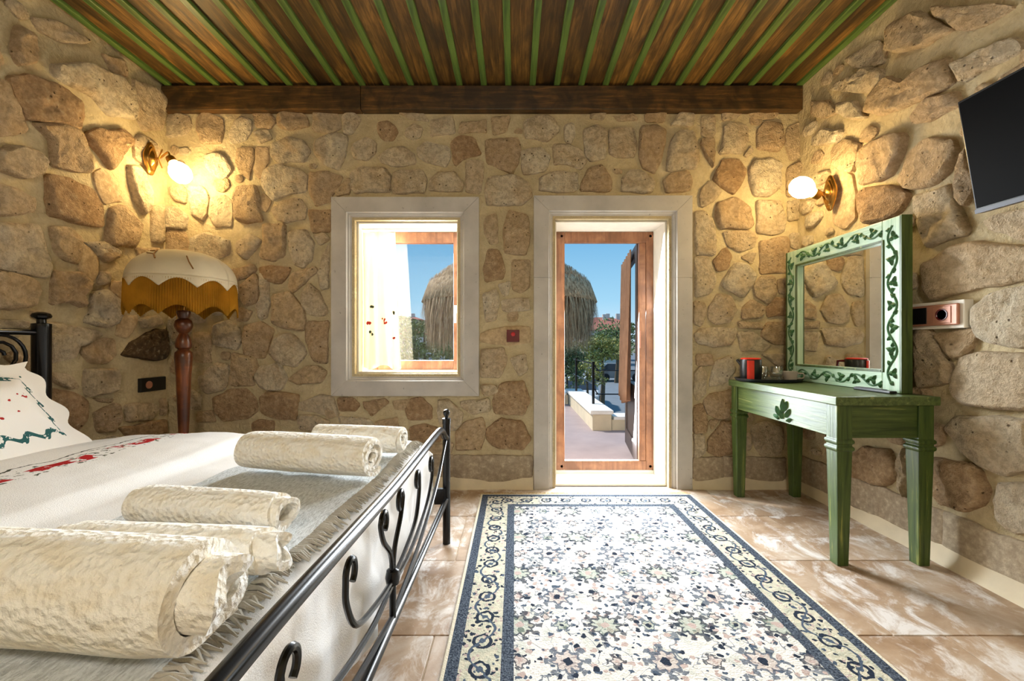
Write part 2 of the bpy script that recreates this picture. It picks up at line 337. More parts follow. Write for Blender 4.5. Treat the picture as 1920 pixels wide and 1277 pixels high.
def wloc(o):
    v = Vector((0, 0, 0))
    while o is not None: v += o.location; o = o.parent
    return v
class MB:
    def __init__(s): s.v, s.f = [], []
    def add(s, verts, faces):
        o = len(s.v); s.v += [Vector(v) for v in verts]; s.f += [tuple(i+o for i in f) for f in faces]; return s
    def box(s, a, b):
        (x0, y0, z0), (x1, y1, z1) = a, b
        if x0 > x1: x0, x1 = x1, x0
        if y0 > y1: y0, y1 = y1, y0
        if z0 > z1: z0, z1 = z1, z0
        return s.add([(x0,y0,z0),(x1,y0,z0),(x1,y1,z0),(x0,y1,z0),(x0,y0,z1),(x1,y0,z1),(x1,y1,z1),(x0,y1,z1)],
              [(0,3,2,1),(4,5,6,7),(0,1,5,4),(1,2,6,5),(2,3,7,6),(3,0,4,7)])
    def lathe(s, prof, n=24, c=(0, 0, 0), axis=None, close=True, sx=1.0, sy=1.0):
        """prof: list of (r, z). axis: optional Matrix 3x3"""
        vs = []; m = axis or Matrix.Identity(3); c = Vector(c)
        for r, z in prof:
            for k in range(n):
                a = 2*math.pi*k/n; vs.append(c + m @ Vector((r*math.cos(a)*sx, r*math.sin(a)*sy, z)))
        fs = []
        for i in range(len(prof)-1):
            for k in range(n):
                a, b = i*n+k, i*n+(k+1) % n; fs.append((a, b, b+n, a+n))
        if close:
            fs.append(tuple(range(n-1, -1, -1))); fs.append(tuple((len(prof)-1)*n+k for k in range(n)))
        return s.add(vs, fs)
    def tube(s, pts, r, n=8, caps=True, closed=False):
        pts = [Vector(p) for p in pts]; N = len(pts); rr = r if isinstance(r, (list, tuple)) else [r]*N
        vs = []; up = None
        for i, p in enumerate(pts):
            t = (pts[min(i+1, N-1)]-pts[max(i-1, 0)]).normalized()
            if up is None:
                up = Vector((0, 0, 1)) if abs(t.z) < 0.9 else Vector((1, 0, 0))
            up = (up - t*up.dot(t)).normalized(); sd = t.cross(up)
            for k in range(n):
                a = 2*math.pi*k/n; vs.append(p + (sd*math.cos(a)+up*math.sin(a))*rr[i])
        fs = []
        for i in range(N-1):
            for k in range(n):
                a, b = i*n+k, i*n+(k+1) % n; fs.append((a, b, b+n, a+n))
        if caps: fs.append(tuple(range(n-1, -1, -1))); fs.append(tuple((N-1)*n+k for k in range(n)))
        return s.add(vs, fs)
    def grid(s, fn, nu, nv):
        vs = [fn(i/nu, j/nv) for j in range(nv+1) for i in range(nu+1)]
        fs = [(j*(nu+1)+i, j*(nu+1)+i+1, (j+1)*(nu+1)+i+1, (j+1)*(nu+1)+i) for j in range(nv) for i in range(nu)]
        return s.add(vs, fs)
    def build(s, name, mat, parent=None, smooth=True, loc=None, bevel=0.0, subsurf=0, solid=0.0, ang=40):
        me = bpy.data.meshes.new(name)
        loc = Vector(loc) if loc is not None else Vector((0, 0, 0))
        off = loc
        if parent is not None and loc.length == 0: off = Vector((0, 0, 0))
        me.from_pydata([tuple(v-off) for v in s.v], [], s.f); me.update()
        b = bmesh.new(); b.from_mesh(me); bmesh.ops.recalc_face_normals(b, faces=b.faces); b.to_mesh(me); b.free()
        if smooth:
            for p in me.polygons: p.use_smooth = True
            try: me.set_sharp_from_angle(angle=math.radians(ang))
            except Exception: pass
        o = bpy.data.objects.new(name, me); COL.objects.link(o); me.materials.append(M[mat] if isinstance(mat, str) else mat)
        o.location = loc
        if parent is not None:
            o.parent = parent; o.location = loc - wloc(parent)
        if bevel:
            m = o.modifiers.new('bevel', 'BEVEL'); m.width = bevel; m.segments = 2; m.limit_method = 'ANGLE'
        if solid:
            m = o.modifiers.new('solid', 'SOLIDIFY'); m.thickness = solid; m.offset = 0
        if subsurf:
            m = o.modifiers.new('sub', 'SUBSURF'); m.levels = subsurf; m.render_levels = subsurf
        return o

def tag(o, label, cat=None, group=None, kind=None):
    o['label'] = label
    if cat: o['category'] = cat
    if group: o['group'] = group
    if kind: o['kind'] = kind
    return o
def thing(name, loc, label, cat, group=None, kind=None):
    o = bpy.data.objects.new(name, None); COL.objects.link(o); o.location = loc; o.empty_display_size = 0.05
    return tag(o, label, cat, group, kind)
def box(name, a, b, mat, parent=None, bevel=0.0):
    return MB().box(a, b).build(name, mat, parent, smooth=False, bevel=bevel)
def catmull(P, n=8):
    P = [Vector(p) for p in P]; Q = [P[0]*2-P[1]]+P+[P[-1]*2-P[-2]]; out = []
    for i in range(1, len(Q)-2):
        for k in range(n):
            t = k/n; a, b, c, d = Q[i-1], Q[i], Q[i+1], Q[i+2]
            out.append(0.5*((2*b)+(c-a)*t+(2*a-5*b+4*c-d)*t*t+(-a+3*b-3*c+d)*t**3))
    out.append(P[-1]); return out

# ------------------------------------------------------------------ room shell
BY, XL, XR, ZC = 3.12, -2.54, 2.07, 2.93        # mortar planes of the walls, underside of the boards
YB = -2.2                                         # rear end of the room
WT = 0.40
WX0, WX1, WZ0, WZ1 = -1.170, -0.417, 0.835, 1.960   # window opening
DX0, DX1, DZ1 = 0.297, 1.128, 1.970                 # door opening

m = MB()
for a, b in (((XL-0.4, WX0), (0, 3.2)), ((WX1, DX0), (0, 3.2)), ((DX1, XR+0.4), (0, 3.2)), ((WX0, WX1), (0, WZ0)), ((WX0, WX1), (WZ1, 3.2)), ((DX0, DX1), (DZ1, 3.2))):
    m.box((a[0], BY, b[0]-(0.1 if b[0] == 0 else 0)), (a[1], BY+WT, b[1]))
wall_back = tag(m.build('wall_back', 'mortar', smooth=False), 'rubble stone wall with a small window and a glazed door', 'wall', kind='structure')
wall_left = tag(box('wall_left', (XL-0.4, YB-0.2, -0.1), (XL, BY, 3.2), 'mortar'), 'rubble stone wall behind the bed head', 'wall', kind='structure')
wall_right = tag(box('wall_right', (XR, YB-0.2, -0.1), (XR+0.4, BY, 3.2), 'mortar'), 'rubble stone wall behind the green table and mirror', 'wall', kind='structure')
wall_rear = tag(box('wall_rear', (XL, YB-0.2, -0.1), (XR, YB, 3.2), 'mortar'), 'plain mortared wall opposite the door wall', 'wall', kind='structure')

# stones traced on the photograph: crop origin, scale, polygons; mapped onto the wall planes in metres
def parse(s): return [[tuple(float(q) for q in p.split(',')) for p in line.split()[(1 if line.split()[0].isalpha() else 0):]] + [line.split()[0] if line.split()[0].isalpha() else ''] for line in s.strip().splitlines() if line.strip()]
BACK = [
(300, 190, 5.322, '''
75,180 180,120 290,170 310,260 250,340 80,360
390,200 470,90 540,150 620,190 640,300 600,420 430,420 390,320
690,330 760,200 830,160 910,200 915,300 860,390 720,420
930,120 1100,130 1160,200 1100,280 960,250
1200,140 1330,100 1450,150 1490,250 1300,290 1200,260
1540,110 1760,120 1810,260 1700,330 1530,300
930,310 1080,290 1120,380 1000,410
450,560 560,520 660,560 720,680 650,770 560,760 470,660
780,480 935,480 945,560 915,680 900,790 800,700 760,600
smooth 965,470 1080,470 1090,600 1000,770 940,680
1140,430 1280,370 1440,400 1490,500 1440,600 1200,610 1120,540
1560,420 1640,360 1760,330 1880,370 1860,520 1780,680 1650,640 1560,540
1050,680 1180,640 1400,680 1470,760 1450,900 1300,920 1130,990 1040,860 1020,780
1500,720 1660,700 1820,760 1760,880 1700,1000 1560,1050 1500,920
780,870 960,850 1000,950 990,1080 1020,1190 880,1220 770,1180 750,980
smooth 1030,930 1110,1000 1060,1090 1020,1060
1130,1080 1250,1000 1400,980 1460,1060 1450,1180 1260,1220 1170,1170
brown 1490,1090 1705,1090 1700,1300 1520,1310
300,860 430,850 500,950 480,1130 430,1200 320,1110
110,870 210,820 280,900 270,1020 150,990
70,1060 180,1060 290,1150 260,1270 70,1270
520,980 660,940 720,1020 720,1250 560,1240 500,1150
1760,900 1890,780 1900,930 1780,940'''),
(300, 420, 5.322, '''
310,150 480,90 700,170 690,300 560,380 420,330 320,290
70,70 250,80 290,180 270,290 70,290
790,190 900,100 1010,170 960,260 860,350 780,290
1050,10 1250,20 1260,200 1240,320 1140,370 1020,320 1050,180
1300,90 1470,60 1540,200 1520,360 1440,440 1350,400 1310,250
1540,120 1640,100 1690,150 1600,210
1640,300 1690,200 1690,620 1620,640 1580,500
700,470 850,420 930,400 970,460 900,540 770,560
brown 1000,440 1100,420 1300,440 1280,520 1200,600 1050,560
1330,500 1540,430 1570,480 1400,640 1340,690 1290,620
800,620 960,500 1000,600 970,780 860,810 800,740
1015,500 1090,600 1100,800 1080,930 1000,940 975,820 1015,700
1150,720 1300,680 1440,860 1450,960 1430,1060 1230,1040 1130,980 1130,820
1500,600 1590,680 1680,880 1620,920 1490,890 1420,790 1440,680
1480,990 1685,980 1670,1380 1550,1370 1500,1270 1460,1060
560,1010 700,960 800,1040 815,1170 760,1250 560,1210 530,1100
860,1020 1000,980 1140,1060 1090,1230 1050,1340 850,1300 830,1150
1180,1110 1330,1110 1420,1200 1470,1290 1350,1420 1220,1390 1100,1290
800,840 930,870 880,970 780,960
340,1080 520,1110 520,1380 360,1370
100,950 190,900 200,1150 90,1200'''),
(300, 610, 5.322, '''
400,520 560,380 680,400 690,560 640,640 480,680 420,620
730,280 940,320 980,450 920,510 950,590 705,590 725,430
1005,410 1200,380 1270,530 1220,630 1100,650 1000,610 960,500
1310,520 1440,420 1580,410 1660,470 1600,570 1400,590 1300,550
brown 530,720 700,650 860,630 960,740 980,850 860,930 640,950 570,860
brown 1010,730 1080,670 1390,690 1360,940 1180,930 1020,870
1400,780 1600,690 1720,720 1780,890 1700,930 1560,860 1400,840
320,640 420,690 410,830 310,840
brown 930,980 1000,950 1140,960 1120,1060 950,1060
380,870 520,850 560,960 380,970
1400,900 1560,900 1690,960 1600,1060 1400,1030'''),
(640, 190, 5.322, '''
20,160 100,110 200,190 100,320 40,330
brown 380,230 480,210 560,300 520,390 430,400 370,310
650,290 730,220 810,270 790,350 720,390 650,350
120,440 260,370 340,420 340,520 260,590 130,580 110,500
370,560 480,480 620,460 730,530 730,620 560,650 410,620
760,480 860,410 1070,460 1080,560 1040,650 880,620 770,560
brown 1090,420 1190,350 1320,380 1390,530 1230,580 1140,640 1110,520
1450,390 1760,370 1790,470 1760,620 1700,720 1460,620 1440,500
100,720 200,660 430,680 490,760 480,900 150,920 60,820
530,720 800,690 850,780 830,920 520,920 510,820
880,800 980,710 1130,710 1220,820 1200,900 880,900
1260,610 1420,610 1410,780 1380,910 1240,900 1250,730
1470,760 1720,750 1880,830 1890,950 1800,1040 1460,1040 1430,880
1200,220 1440,190 1450,320 1180,320
1500,180 1680,160 1640,300 1520,330
900,200 1100,150 1130,320 900,350
580,120 800,110 860,200 700,180'''),
(980, 190, 5.322, '''
-20,500 180,470 270,560 220,700 10,730
20,200 180,150 320,180 350,300 250,400 30,370
410,260 500,230 520,340 480,430 420,400
310,450 430,440 580,480 640,600 570,680 440,620 320,640
610,290 740,260 830,320 820,560 680,600 620,540
870,280 1100,270 1140,420 1110,560 960,560 860,520
1180,260 1330,250 1420,310 1380,560 1310,720 1190,660 1160,560
1480,400 1560,310 1700,320 1750,560 1720,670 1440,700 1450,560
180,760 320,700 540,720 550,870 500,910 170,900
600,800 660,680 780,640 880,800 870,890 760,910 580,890
1000,760 1080,690 1180,690 1320,820 1280,910 980,910
1400,790 1480,720 1640,700 1690,800 1670,900 1430,920
680,130 820,120 790,190 680,180
900,150 1100,130 1130,190 960,200
1230,130 1420,120 1400,210 1240,200
1560,130 1700,140 1680,250 1480,240'''),
(1270, 190, 5.322, '''
240,170 370,160 375,330 330,370 240,340
250,390 360,375 370,500 350,660 280,560 240,450
460,260 560,230 690,270 700,420 640,520 420,520 460,400
790,300 870,220 1030,230 1050,420 1000,500 800,470
1090,280 1230,200 1240,300 1240,560 1120,590 1075,430
brown 360,790 450,590 620,590 685,700 620,850 560,930 460,880
705,700 760,590 920,590 1020,650 1010,860 900,950 760,940 720,820
1090,680 1180,630 1240,640 1240,940 1090,950
230,890 330,800 430,900 360,1000 240,1050
400,1020 560,960 640,1000 720,1080 740,1240 680,1280 430,1270 390,1150
790,1000 1020,1000 1070,1200 1065,1290 1040,1310 930,1330 790,1310
170,1110 260,1100 350,1190 380,1380 370,1530 180,1530
660,540 730,460 750,510 690,560
460,110 640,110 560,180 450,200
700,110 1000,110 950,180 760,170
1090,1000 1240,990 1240,1180 1100,1190'''),
(1270, 420, 5.322, '''
460,80 720,70 780,130 760,230 610,280 500,220
brown 440,260 490,240 540,320 500,430 400,460 360,370
640,330 720,290 790,290 740,400
820,180 1080,130 1110,180 1100,480 830,490
170,340 300,330 370,470 380,570 320,690 180,720 165,500
440,600 510,470 580,390 680,400 780,520 720,650 640,730 500,660
750,640 820,530 960,530 980,680 890,790 780,720
310,840 400,700 520,720 590,850 520,980 380,1000 310,940
650,840 740,760 870,830 820,930 650,940
165,780 270,790 290,880 230,1010 165,990
brown 880,840 960,740 1100,760 1100,900 900,930
170,1100 240,1040 580,1050 530,1200 370,1230 210,1190
600,1090 740,1080 920,1200 860,1270 640,1270
610,970 820,980 830,1050 620,1040
850,1080 900,990 1080,980 1100,1200 960,1200 840,1130
1000,560 1100,560 1100,700 1010,680
1130,100 1240,90 1240,250 1130,240'''),
(1270, 610, 5.322, '''
310,570 380,360 520,320 560,450 480,570 330,610
160,480 230,400 290,500 270,680 190,740 160,650
270,760 340,680 530,650 530,900 400,930 290,880
brown 165,820 240,790 300,940 280,1060 165,1060
190,300 330,290 350,390 200,400
850,290 1060,290 1110,370 1000,420
320,950 410,945 340,1040
620,400 800,380 830,560 640,600
860,480 1150,470 1180,680 880,720'''),
(1290, 780, 6.387, '''
brown 230,430 230,290 370,130 400,70 510,80 520,450 350,470
760,120 900,50 1100,110 1140,300 1080,460 880,470 780,350
680,180 750,240 740,390 680,400
70,220 180,230 200,420 110,480 70,470
block 65,500 420,500 420,860 65,860
block 430,490 1160,500 1150,860 430,860'''),
(610, 700, 4.562, '''
brown 110,220 240,210 290,270 260,320 130,320
brown 320,240 500,215 540,250 400,370 330,290
580,240 720,230 690,300 600,310
brown 730,220 830,210 910,290 910,390 720,390 690,320
960,230 1060,230 1180,330 1150,480 1000,480 960,330
1160,240 1390,220 1400,310 1280,350 1170,290
1330,110 1440,100 1490,150 1380,200
brown 1500,90 1690,70 1750,240 1690,350 1450,340 1430,240
brown 1380,480 1500,390 1680,410 1750,560 1690,650 1480,640 1390,570
1190,430 1340,380 1365,480 1330,650 1120,650 1115,500
430,420 620,370 640,560 460,560
brown 720,470 850,430 960,470 980,580 740,580
120,370 380,390 420,500 150,440
block 1100,700 1760,705 1760,930 1100,930
block 430,700 1085,700 1085,930 430,930
block -300,700 415,700 415,930 -300,930
0,240 50,200 100,360 20,380
660,600 1080,600 1060,690 680,690'''),
(860, 360, 2.554, '''
130,130 180,110 190,240 150,250 120,190
215,170 240,90 330,120 340,220 320,300 220,290
brown 120,370 140,280 190,280 220,370 215,415 130,425
255,330 340,330 340,450 300,485 260,470
190,445 245,430 240,490 215,500
115,490 180,465 195,520 180,610 130,620
210,520 330,510 340,565 220,570
smooth 110,680 220,645 335,645 340,720 230,735 110,715
110,755 210,750 230,800 200,885 110,885
250,800 320,780 330,850 290,880
112,920 185,925 170,970 115,970'''),
]
LEFT = [
(0, 0, 5.322, '''
-60,780 80,830 140,960 220,1100 270,1300 150,1340 -60,1330
brown 120,770 320,760 520,820 690,920 800,1020 810,1140 770,1290 600,1230 420,1220 280,1190 210,1060 150,920
560,650 900,640 1180,760 1330,900 1340,1060 1360,1180 1090,1150 960,980 700,850 560,760
1350,800 1560,880 1640,980 1630,1290 1440,1290 1380,1150
360,190 560,200 900,400 860,440 600,400 440,330
180,260 340,340 370,480 330,600 200,640 140,500
1040,540 1250,600 1280,760 1150,720'''),
(0, 220, 5.322, '''
-60,330 180,290 380,340 460,430 440,540 280,600 100,550 -60,500
360,70 600,70 780,140 830,280 900,420 910,550 760,550 540,480 520,380 500,220
brown 880,150 1000,130 1230,120 1340,230 1220,380 1120,520 1020,380 920,260
1290,490 1400,490 1500,700 1490,900 1440,970 1360,820 1310,640
smooth 960,560 1050,520 1180,650 1240,830 1060,850 990,700
brown 500,580 700,610 960,720 1050,900 1050,1090 800,1060 520,980 485,800
-60,640 150,700 330,820 310,930 100,980 -60,960
1120,900 1230,880 1440,1080 1350,1290 1100,1280 1080,1140
1520,900 1640,880 1645,1250 1540,1240
-60,1070 380,1070 450,1200 520,1500 490,1590 240,1550 -60,1480
530,1100 700,1100 830,1210 790,1450 660,1420 580,1330 540,1180
860,1250 1060,1250 1190,1340 1180,1400 1000,1380 960,1300'''),
(0, 430, 5.322, '''
-60,430 200,440 370,510 400,620 350,760 100,790 -60,780
560,410 800,440 910,530 880,580 820,640 830,770 700,720 540,740 545,560
smooth 840,140 990,270 990,420 930,520 850,450 805,350
940,640 1060,600 1180,720 1200,800 1170,930 1060,965 860,920 925,800
smooth 1140,530 1270,530 1270,780 1200,700 1120,600
smooth 1230,870 1390,860 1380,960 1300,1080 1180,1050
480,940 800,970 1010,1040 940,1110 760,1170 480,1180
1000,130 1180,190 1190,250 1060,330 1005,240
1380,190 1600,200 1640,300 1430,330
1420,900 1600,860 1640,950 1450,980
-60,900 270,910 270,1000 -60,1000
1020,420 1100,440 1080,540 1000,540'''),
(60, 600, 5.322, '''
dark 920,350 1020,220 1240,90 1330,110 1335,350 1250,395 1080,385
500,310 640,200 830,190 850,340 740,430 610,415
150,140 400,150 480,260 410,380 180,430 150,300
560,500 830,490 870,560 820,720 560,760 530,640
960,850 1180,820 1265,880 1200,990 975,1010
1290,800 1335,790 1335,930 1300,940
brown 180,700 400,710 560,820 540,1000 440,1120 100,1150 100,860
640,930 850,840 890,960 830,1100 690,1110
190,530 350,530 460,670 380,680 200,600
brown 900,1080 1200,1010 1330,990 1330,1130 1000,1180
650,780 820,790 800,825 700,815'''),
]
RIGHT = [
(1500, 0, 4.562, '''
100,870 230,860 300,960 190,1010 100,970
330,880 470,860 550,1000 410,1010 320,950
240,770 330,690 460,650 560,570 690,600 670,710 560,790 380,790
600,830 760,640 900,710 1050,570 1250,500 1290,700 1200,780 940,890 700,980 570,950
380,510 500,430 640,350 730,400 690,550 480,590
950,980 1080,840 1310,790 1370,900 1100,1030 970,1050
760,240 980,110 1120,160 1290,250 1050,390 880,430 755,430
1310,540 1560,430 1800,310 1890,420 1560,590 1400,690
100,1180 200,1110 340,1120 300,1220 100,1250
1130,60 1500,40 1790,60 1500,240 1330,240 1190,150'''),
(1560, 250, 5.322, '''
-10,160 110,60 255,110 225,280 190,390 0,320
285,180 420,70 600,10 715,30 680,200 590,410 480,460 285,510 275,350
brown 295,570 480,520 670,550 745,620 675,770 560,850 340,890 290,760
650,480 740,200 900,50 1190,70 1230,200 1150,380 1000,510 860,560 730,550
830,630 1050,570 1195,510 1210,640 1270,800 1350,940 1320,1010 1150,1050 950,1130 890,860 835,770
1265,240 1345,160 1410,560 1310,710 1235,600
1510,880 1640,810 1910,760 2100,770 2100,990 1900,1070 1700,1000 1590,970
smooth 5,340 185,410 220,600 220,850 120,950 5,890'''),
(1680, 440, 7.983, '''
430,440 600,345 850,160 1100,100 1400,150 1800,165 2100,210 2100,560 1900,680 1500,770 1000,850 540,980 435,830
1165,1100 1400,890 1700,810 2100,770 2100,1500 1900,1690 1500,1640 1210,1500 1155,1300'''),
(1680, 580, 7.983, '''
575,385 830,335 1130,305 1130,440 1015,655 860,715 745,640
805,1160 1000,705 1250,645 1600,665 2100,725 2100,1500 1500,1510 1010,1390 835,1280
310,310 460,310 690,640 800,800 800,1000 750,1090 310,1170'''),
(1560, 720, 5.322, '''
1135,440 1250,335 1600,315 2000,365 2000,850 1700,910 1510,820 1300,700 1205,540
brown 990,745 1180,785 1390,810 1550,1050 1490,1190 1300,1260 1085,1190 1000,1060
1610,1190 1645,1005 1900,1005 2100,1055 2100,1490 1800,1470 1660,1350
brown 165,720 330,625 555,665 630,860 610,955 480,1020 165,920
650,760 700,655 725,900 715,1110 665,1040
985,405 1095,435 1085,600 1000,615'''),
]
def smooth_poly(P, seed):
    P = [Vector(p) for p in P]; Q = []
    for i in range(len(P)):
        a, b = P[i], P[(i+1) % len(P)]; k = min(0.16, 0.011/max((b-a).length, 1e-4)); Q += [a.lerp(b, k), a.lerp(b, 1-k)]
    out = []
    for i in range(len(Q)):
        a, b = Q[i], Q[(i+1) % len(Q)]; L = (b-a).length; n = max(1, int(L/0.028)); nn = Vector((b.y-a.y, a.x-b.x)).normalized() if L > 1e-6 else Vector((0, 0))
        for k in range(n):
            p = a.lerp(b, k/n); out.append(p+nn*0.006*noise.noise(Vector((p.x*30, p.y*30, seed.x)))+nn*0.010*noise.noise(Vector((p.x*9, p.y*9, seed.y))))
    return out
class WallFrame:
    def __init__(s, wall, fn, u0, u1, v0, v1, relief):
        s.wall, s.fn, s.relief = wall, fn, relief; s.u0, s.v0 = u0, v0
        s.nu, s.nv = int((u1-u0)/0.02)+1, int((v1-v0)/0.02)+1; s.occ = np.zeros((s.nu, s.nv), bool); s.count = 0; s.u1, s.v1 = u1, v1
    def mark(s, P):
        us = [p[0] for p in P]; vs_ = [p[1] for p in P]
        for i in range(max(0, int((min(us)-s.u0)/0.02)), min(s.nu, int((max(us)-s.u0)/0.02)+2)):
            for j in range(max(0, int((min(vs_)-s.v0)/0.02)), min(s.nv, int((max(vs_)-s.v0)/0.02)+2)):
                x, y = s.u0+i*0.02, s.v0+j*0.02; ins = False; k = len(P)-1
                for q in range(len(P)):
                    if (P[q][1] > y) != (P[k][1] > y) and x < (P[k][0]-P[q][0])*(y-P[q][1])/(P[k][1]-P[q][1]+1e-12)+P[q][0]: ins = not ins
                    k = q
                if ins: s.occ[i, j] = True
    def free(s, cu, cv, ru, rv):
        i0, i1 = int((cu-ru-s.u0)/0.02), int((cu+ru-s.u0)/0.02)+1; j0, j1 = int((cv-rv-s.v0)/0.02), int((cv+rv-s.v0)/0.02)+1
        if i0 < 0 or j0 < 0 or i1 >= s.nu or j1 >= s.nv: return False
        return not s.occ[i0:i1, j0:j1].any()
    def stone(s, P, kind=''):
        A = sum(P[i][0]*P[(i+1) % len(P)][1]-P[(i+1) % len(P)][0]*P[i][1] for i in range(len(P)))
        if A < 0: P = P[::-1]
        s.mark(P)
        size = math.sqrt(abs(A)/2)
        seed = Vector((R.uniform(-90, 90), R.uniform(-90, 90), R.uniform(-90, 90)))
        Q = smooth_poly([(p[0], p[1]) for p in P], seed); n = len(Q)
        c = sum(Q, Vector((0, 0)))/n
        h = s.relief*R.uniform(0.5, 1.25)*min(1.15, 0.45+size*3.2)
        flat = kind in ('block', 'smooth')
        if kind == 'block': h = 0.016
        elif kind == 'smooth': h *= 0.45
        tu, tv = R.uniform(-0.13, 0.13), R.uniform(-0.13, 0.13)
        if flat: tu = tv = 0.0
        grow = 0.015/max(size, 0.06)
        rings = [(1.03+grow, -0.02, 0), (1.0+grow, 0.22, 0.10), (0.97+grow, 0.70, 0.4), (0.92, 0.97, 0.8), (0.70, 1.0, 1.0), (0.45, 1.0, 1.0), (0.2, 1.0, 1.0)]
        V = []
        for (k, hh, nz) in rings:
            for q in Q:
                d = (q-c); wob = 1.0
                p = c+d*k*wob
                bump = 0 if flat else nz*h*(0.55*noise.noise(Vector((p.x*13, p.y*13, 3))+seed)+0.28*noise.noise(Vector((p.x*34, p.y*34, 7))+seed))
                hv = (-0.02 if hh < 0 else h*hh) + bump + nz*((p.x-c.x)*tu+(p.y-c.y)*tv)
                V.append((p.x, p.y, min(0.056, max(hv, -0.02 if hh < 0 else 0.004))))
        V.append((c.x, c.y, h)); fs = []
        for r in range(len(rings)-1):
            for k in range(n):
                a, b = r*n+k, r*n+(k+1) % n; fs.append((a, b, b+n, a+n))
        base = (len(rings)-1)*n
        for k in range(n): fs.append((base+k, base+(k+1) % n, len(V)-1))
        m = MB(); m.add([s.fn(*v) for v in V], fs)
        mat = {'brown': 'stone_brown', 'dark': 'stone_dark', 'smooth': 'stone_smooth', 'block': 'stone_block'}.get(kind, 'stone')
        m.build('stone', mat, s.wall, loc=s.fn(c.x, c.y, 0.0), ang=42); s.count += 1
    def fill(s, tries, lo, hi, cap=296):
        for k in range(tries):
            if s.count >= cap: return
            ru = R.uniform(lo, hi)*(1.0-0.45*k/tries); rv = ru*R.uniform(0.6, 0.95)
            cu, cv = R.uniform(s.u0, s.u1), R.uniform(s.v0, s.v1)
            if not s.free(cu, cv, ru+0.012, rv+0.012): continue
            nn = R.randint(5, 7); a0 = R.random()*6.28; P = []
            for q in range(nn):
                a = a0+2*math.pi*q/nn+R.uniform(-0.25, 0.25)
                cx_, sy_ = math.cos(a), math.sin(a); k2 = 1.0/max(abs(cx_), abs(sy_))**0.55
                P.append((cu+ru*0.97*min(1, abs(cx_*k2))*math.copysign(1, cx_), cv+rv*0.97*min(1, abs(sy_*k2))*math.copysign(1, sy_)))
            s.stone(P, '')
wfb = WallFrame(wall_back, lambda u, v, h: Vector((u, BY-h, v)), XL+0.03, XR-0.03, 0.02, 2.73, 0.030)
wfl = WallFrame(wall_left, lambda u, v, h: Vector((XL+h, u, v)), -0.9, BY-0.03, 0.05, 2.87, 0.048)
wfr = WallFrame(wall_right, lambda u, v, h: Vector((XR-h, u, v)), -0.9, BY-0.03, 0.06, 2.87, 0.042)
for r in ((-1.36, -0.23, 0.65, 2.15), (0.10, 1.32, 0.0, 2.16)): wfb.mark([(r[0], r[2]), (r[1], r[2]), (r[1], r[3]), (r[0], r[3])])
def back_uv(px, py): return ((px-CX)*BY/F, EH-(py-CY)*BY/F)
def side_uv(X):
    def f(px, py):
        Y = F*X/(px-CX); return (Y, EH-(py-CY)*Y/F)
    return f
for wf, data, mp in ((wfb, BACK, back_uv), (wfl, LEFT, side_uv(XL+0.02)), (wfr, RIGHT, side_uv(XR-0.02))):
    for x0, y0, sc, txt in data:
        for row in parse(txt):
            kind = row[-1]; wf.stone([mp(x0+p[0]/sc, y0+p[1]/sc) for p in row[:-1]], kind)
for y0, y1 in ((2.64, 3.085), (2.06, 2.63), (1.52, 2.05), (0.9, 1.51), (0.3, 0.89)):
    wfr.stone([(y0, 0.065), (y1, 0.065), (y1, 0.245), (y0, 0.245)], 'block')
wfb.mark([(XL, 0), (-1.5, 0), (-1.5, 0.5), (XL, 0.5)])
wfl.mark([(2.84, 0.69), (3.09, 0.69), (3.09, 0.85), (2.84, 0.85)])
wfb.fill(5000, 0.035, 0.09); wfl.fill(9000, 0.045, 0.20); wfr.fill(9000, 0.045, 0.20)

# ceiling: boards, battens, beam
ceiling = tag(box('ceiling', (XL-0.4, YB-0.2, ZC+0.025), (XR+0.4, BY+WT, ZC+0.15), 'beam'), 'timber ceiling of stained boards with green battens', 'ceiling', kind='structure')
PIT = 0.1744; x0 = (953-CX)/261.0
bat_x = [x0+k*PIT for k in range(-15, 13)]
for i, bx in enumerate(bat_x):
    a, b = max(bx, XL-0.02), min(bx+PIT, XR+0.02)
    if b-a > 0.02:
        MB().box((a+0.002, YB, ZC), (b-0.002, BY, ZC+0.022)).build('board', 'board', ceiling, smooth=False, loc=((a+b)/2, 0.5, ZC))
    if XL+0.02 < bx < XR-0.02:
        MB().box((bx-0.021, YB, ZC-0.022), (bx+0.021, BY-0.05, ZC+0.001)).build('batten', 'batten', ceiling, smooth=False, loc=(bx, 0.5, ZC-0.01), bevel=0.003)
beam = thing('trim_1', (0, 3.09, 2.82), 'dark stained timber wall plate under the ceiling boards', 'beam', kind='structure')
for a, b in ((XL+0.005, -1.106), (-1.102, XR-0.005)):
    MB().box((a, 3.055, 2.735), (b, 3.125, 2.906)).build('plank', 'beam', beam, smooth=False, loc=((a+b)/2, 3.09, 2.82), bevel=0.004)

# floor
floor = tag(box('floor', (XL-0.4, YB-0.2, -0.12), (XR+0.4, BY+0.05, -0.006), 'grout'), 'travertine tile floor with pale grout lines', 'floor', kind='structure')
ys = [3.145-0.535*k for k in range(-0, 11)]
for r in range(len(ys)-1):
    off = [1.37, 1.55][r % 2]; W_ = 0.92
    xs = [off-W_*k for k in range(-1, 6)]
    for q in range(len(xs)-1):
        a, b = max(xs[q+1], XL), min(xs[q], XR); y0, y1 = ys[r+1], min(ys[r], BY)
        if b-a < 0.02 or y1-y0 < 0.02 or y1 < YB: continue
        y0 = max(y0, YB)
        MB().box((a+0.0025, y0+0.0025, -0.02), (b-0.0025, y1-0.0025, R.uniform(-0.001, 0.001))).build('tile', 'tile', floor, smooth=False, loc=((a+b)/2, (y0+y1)/2, -0.01), bevel=0.0015)

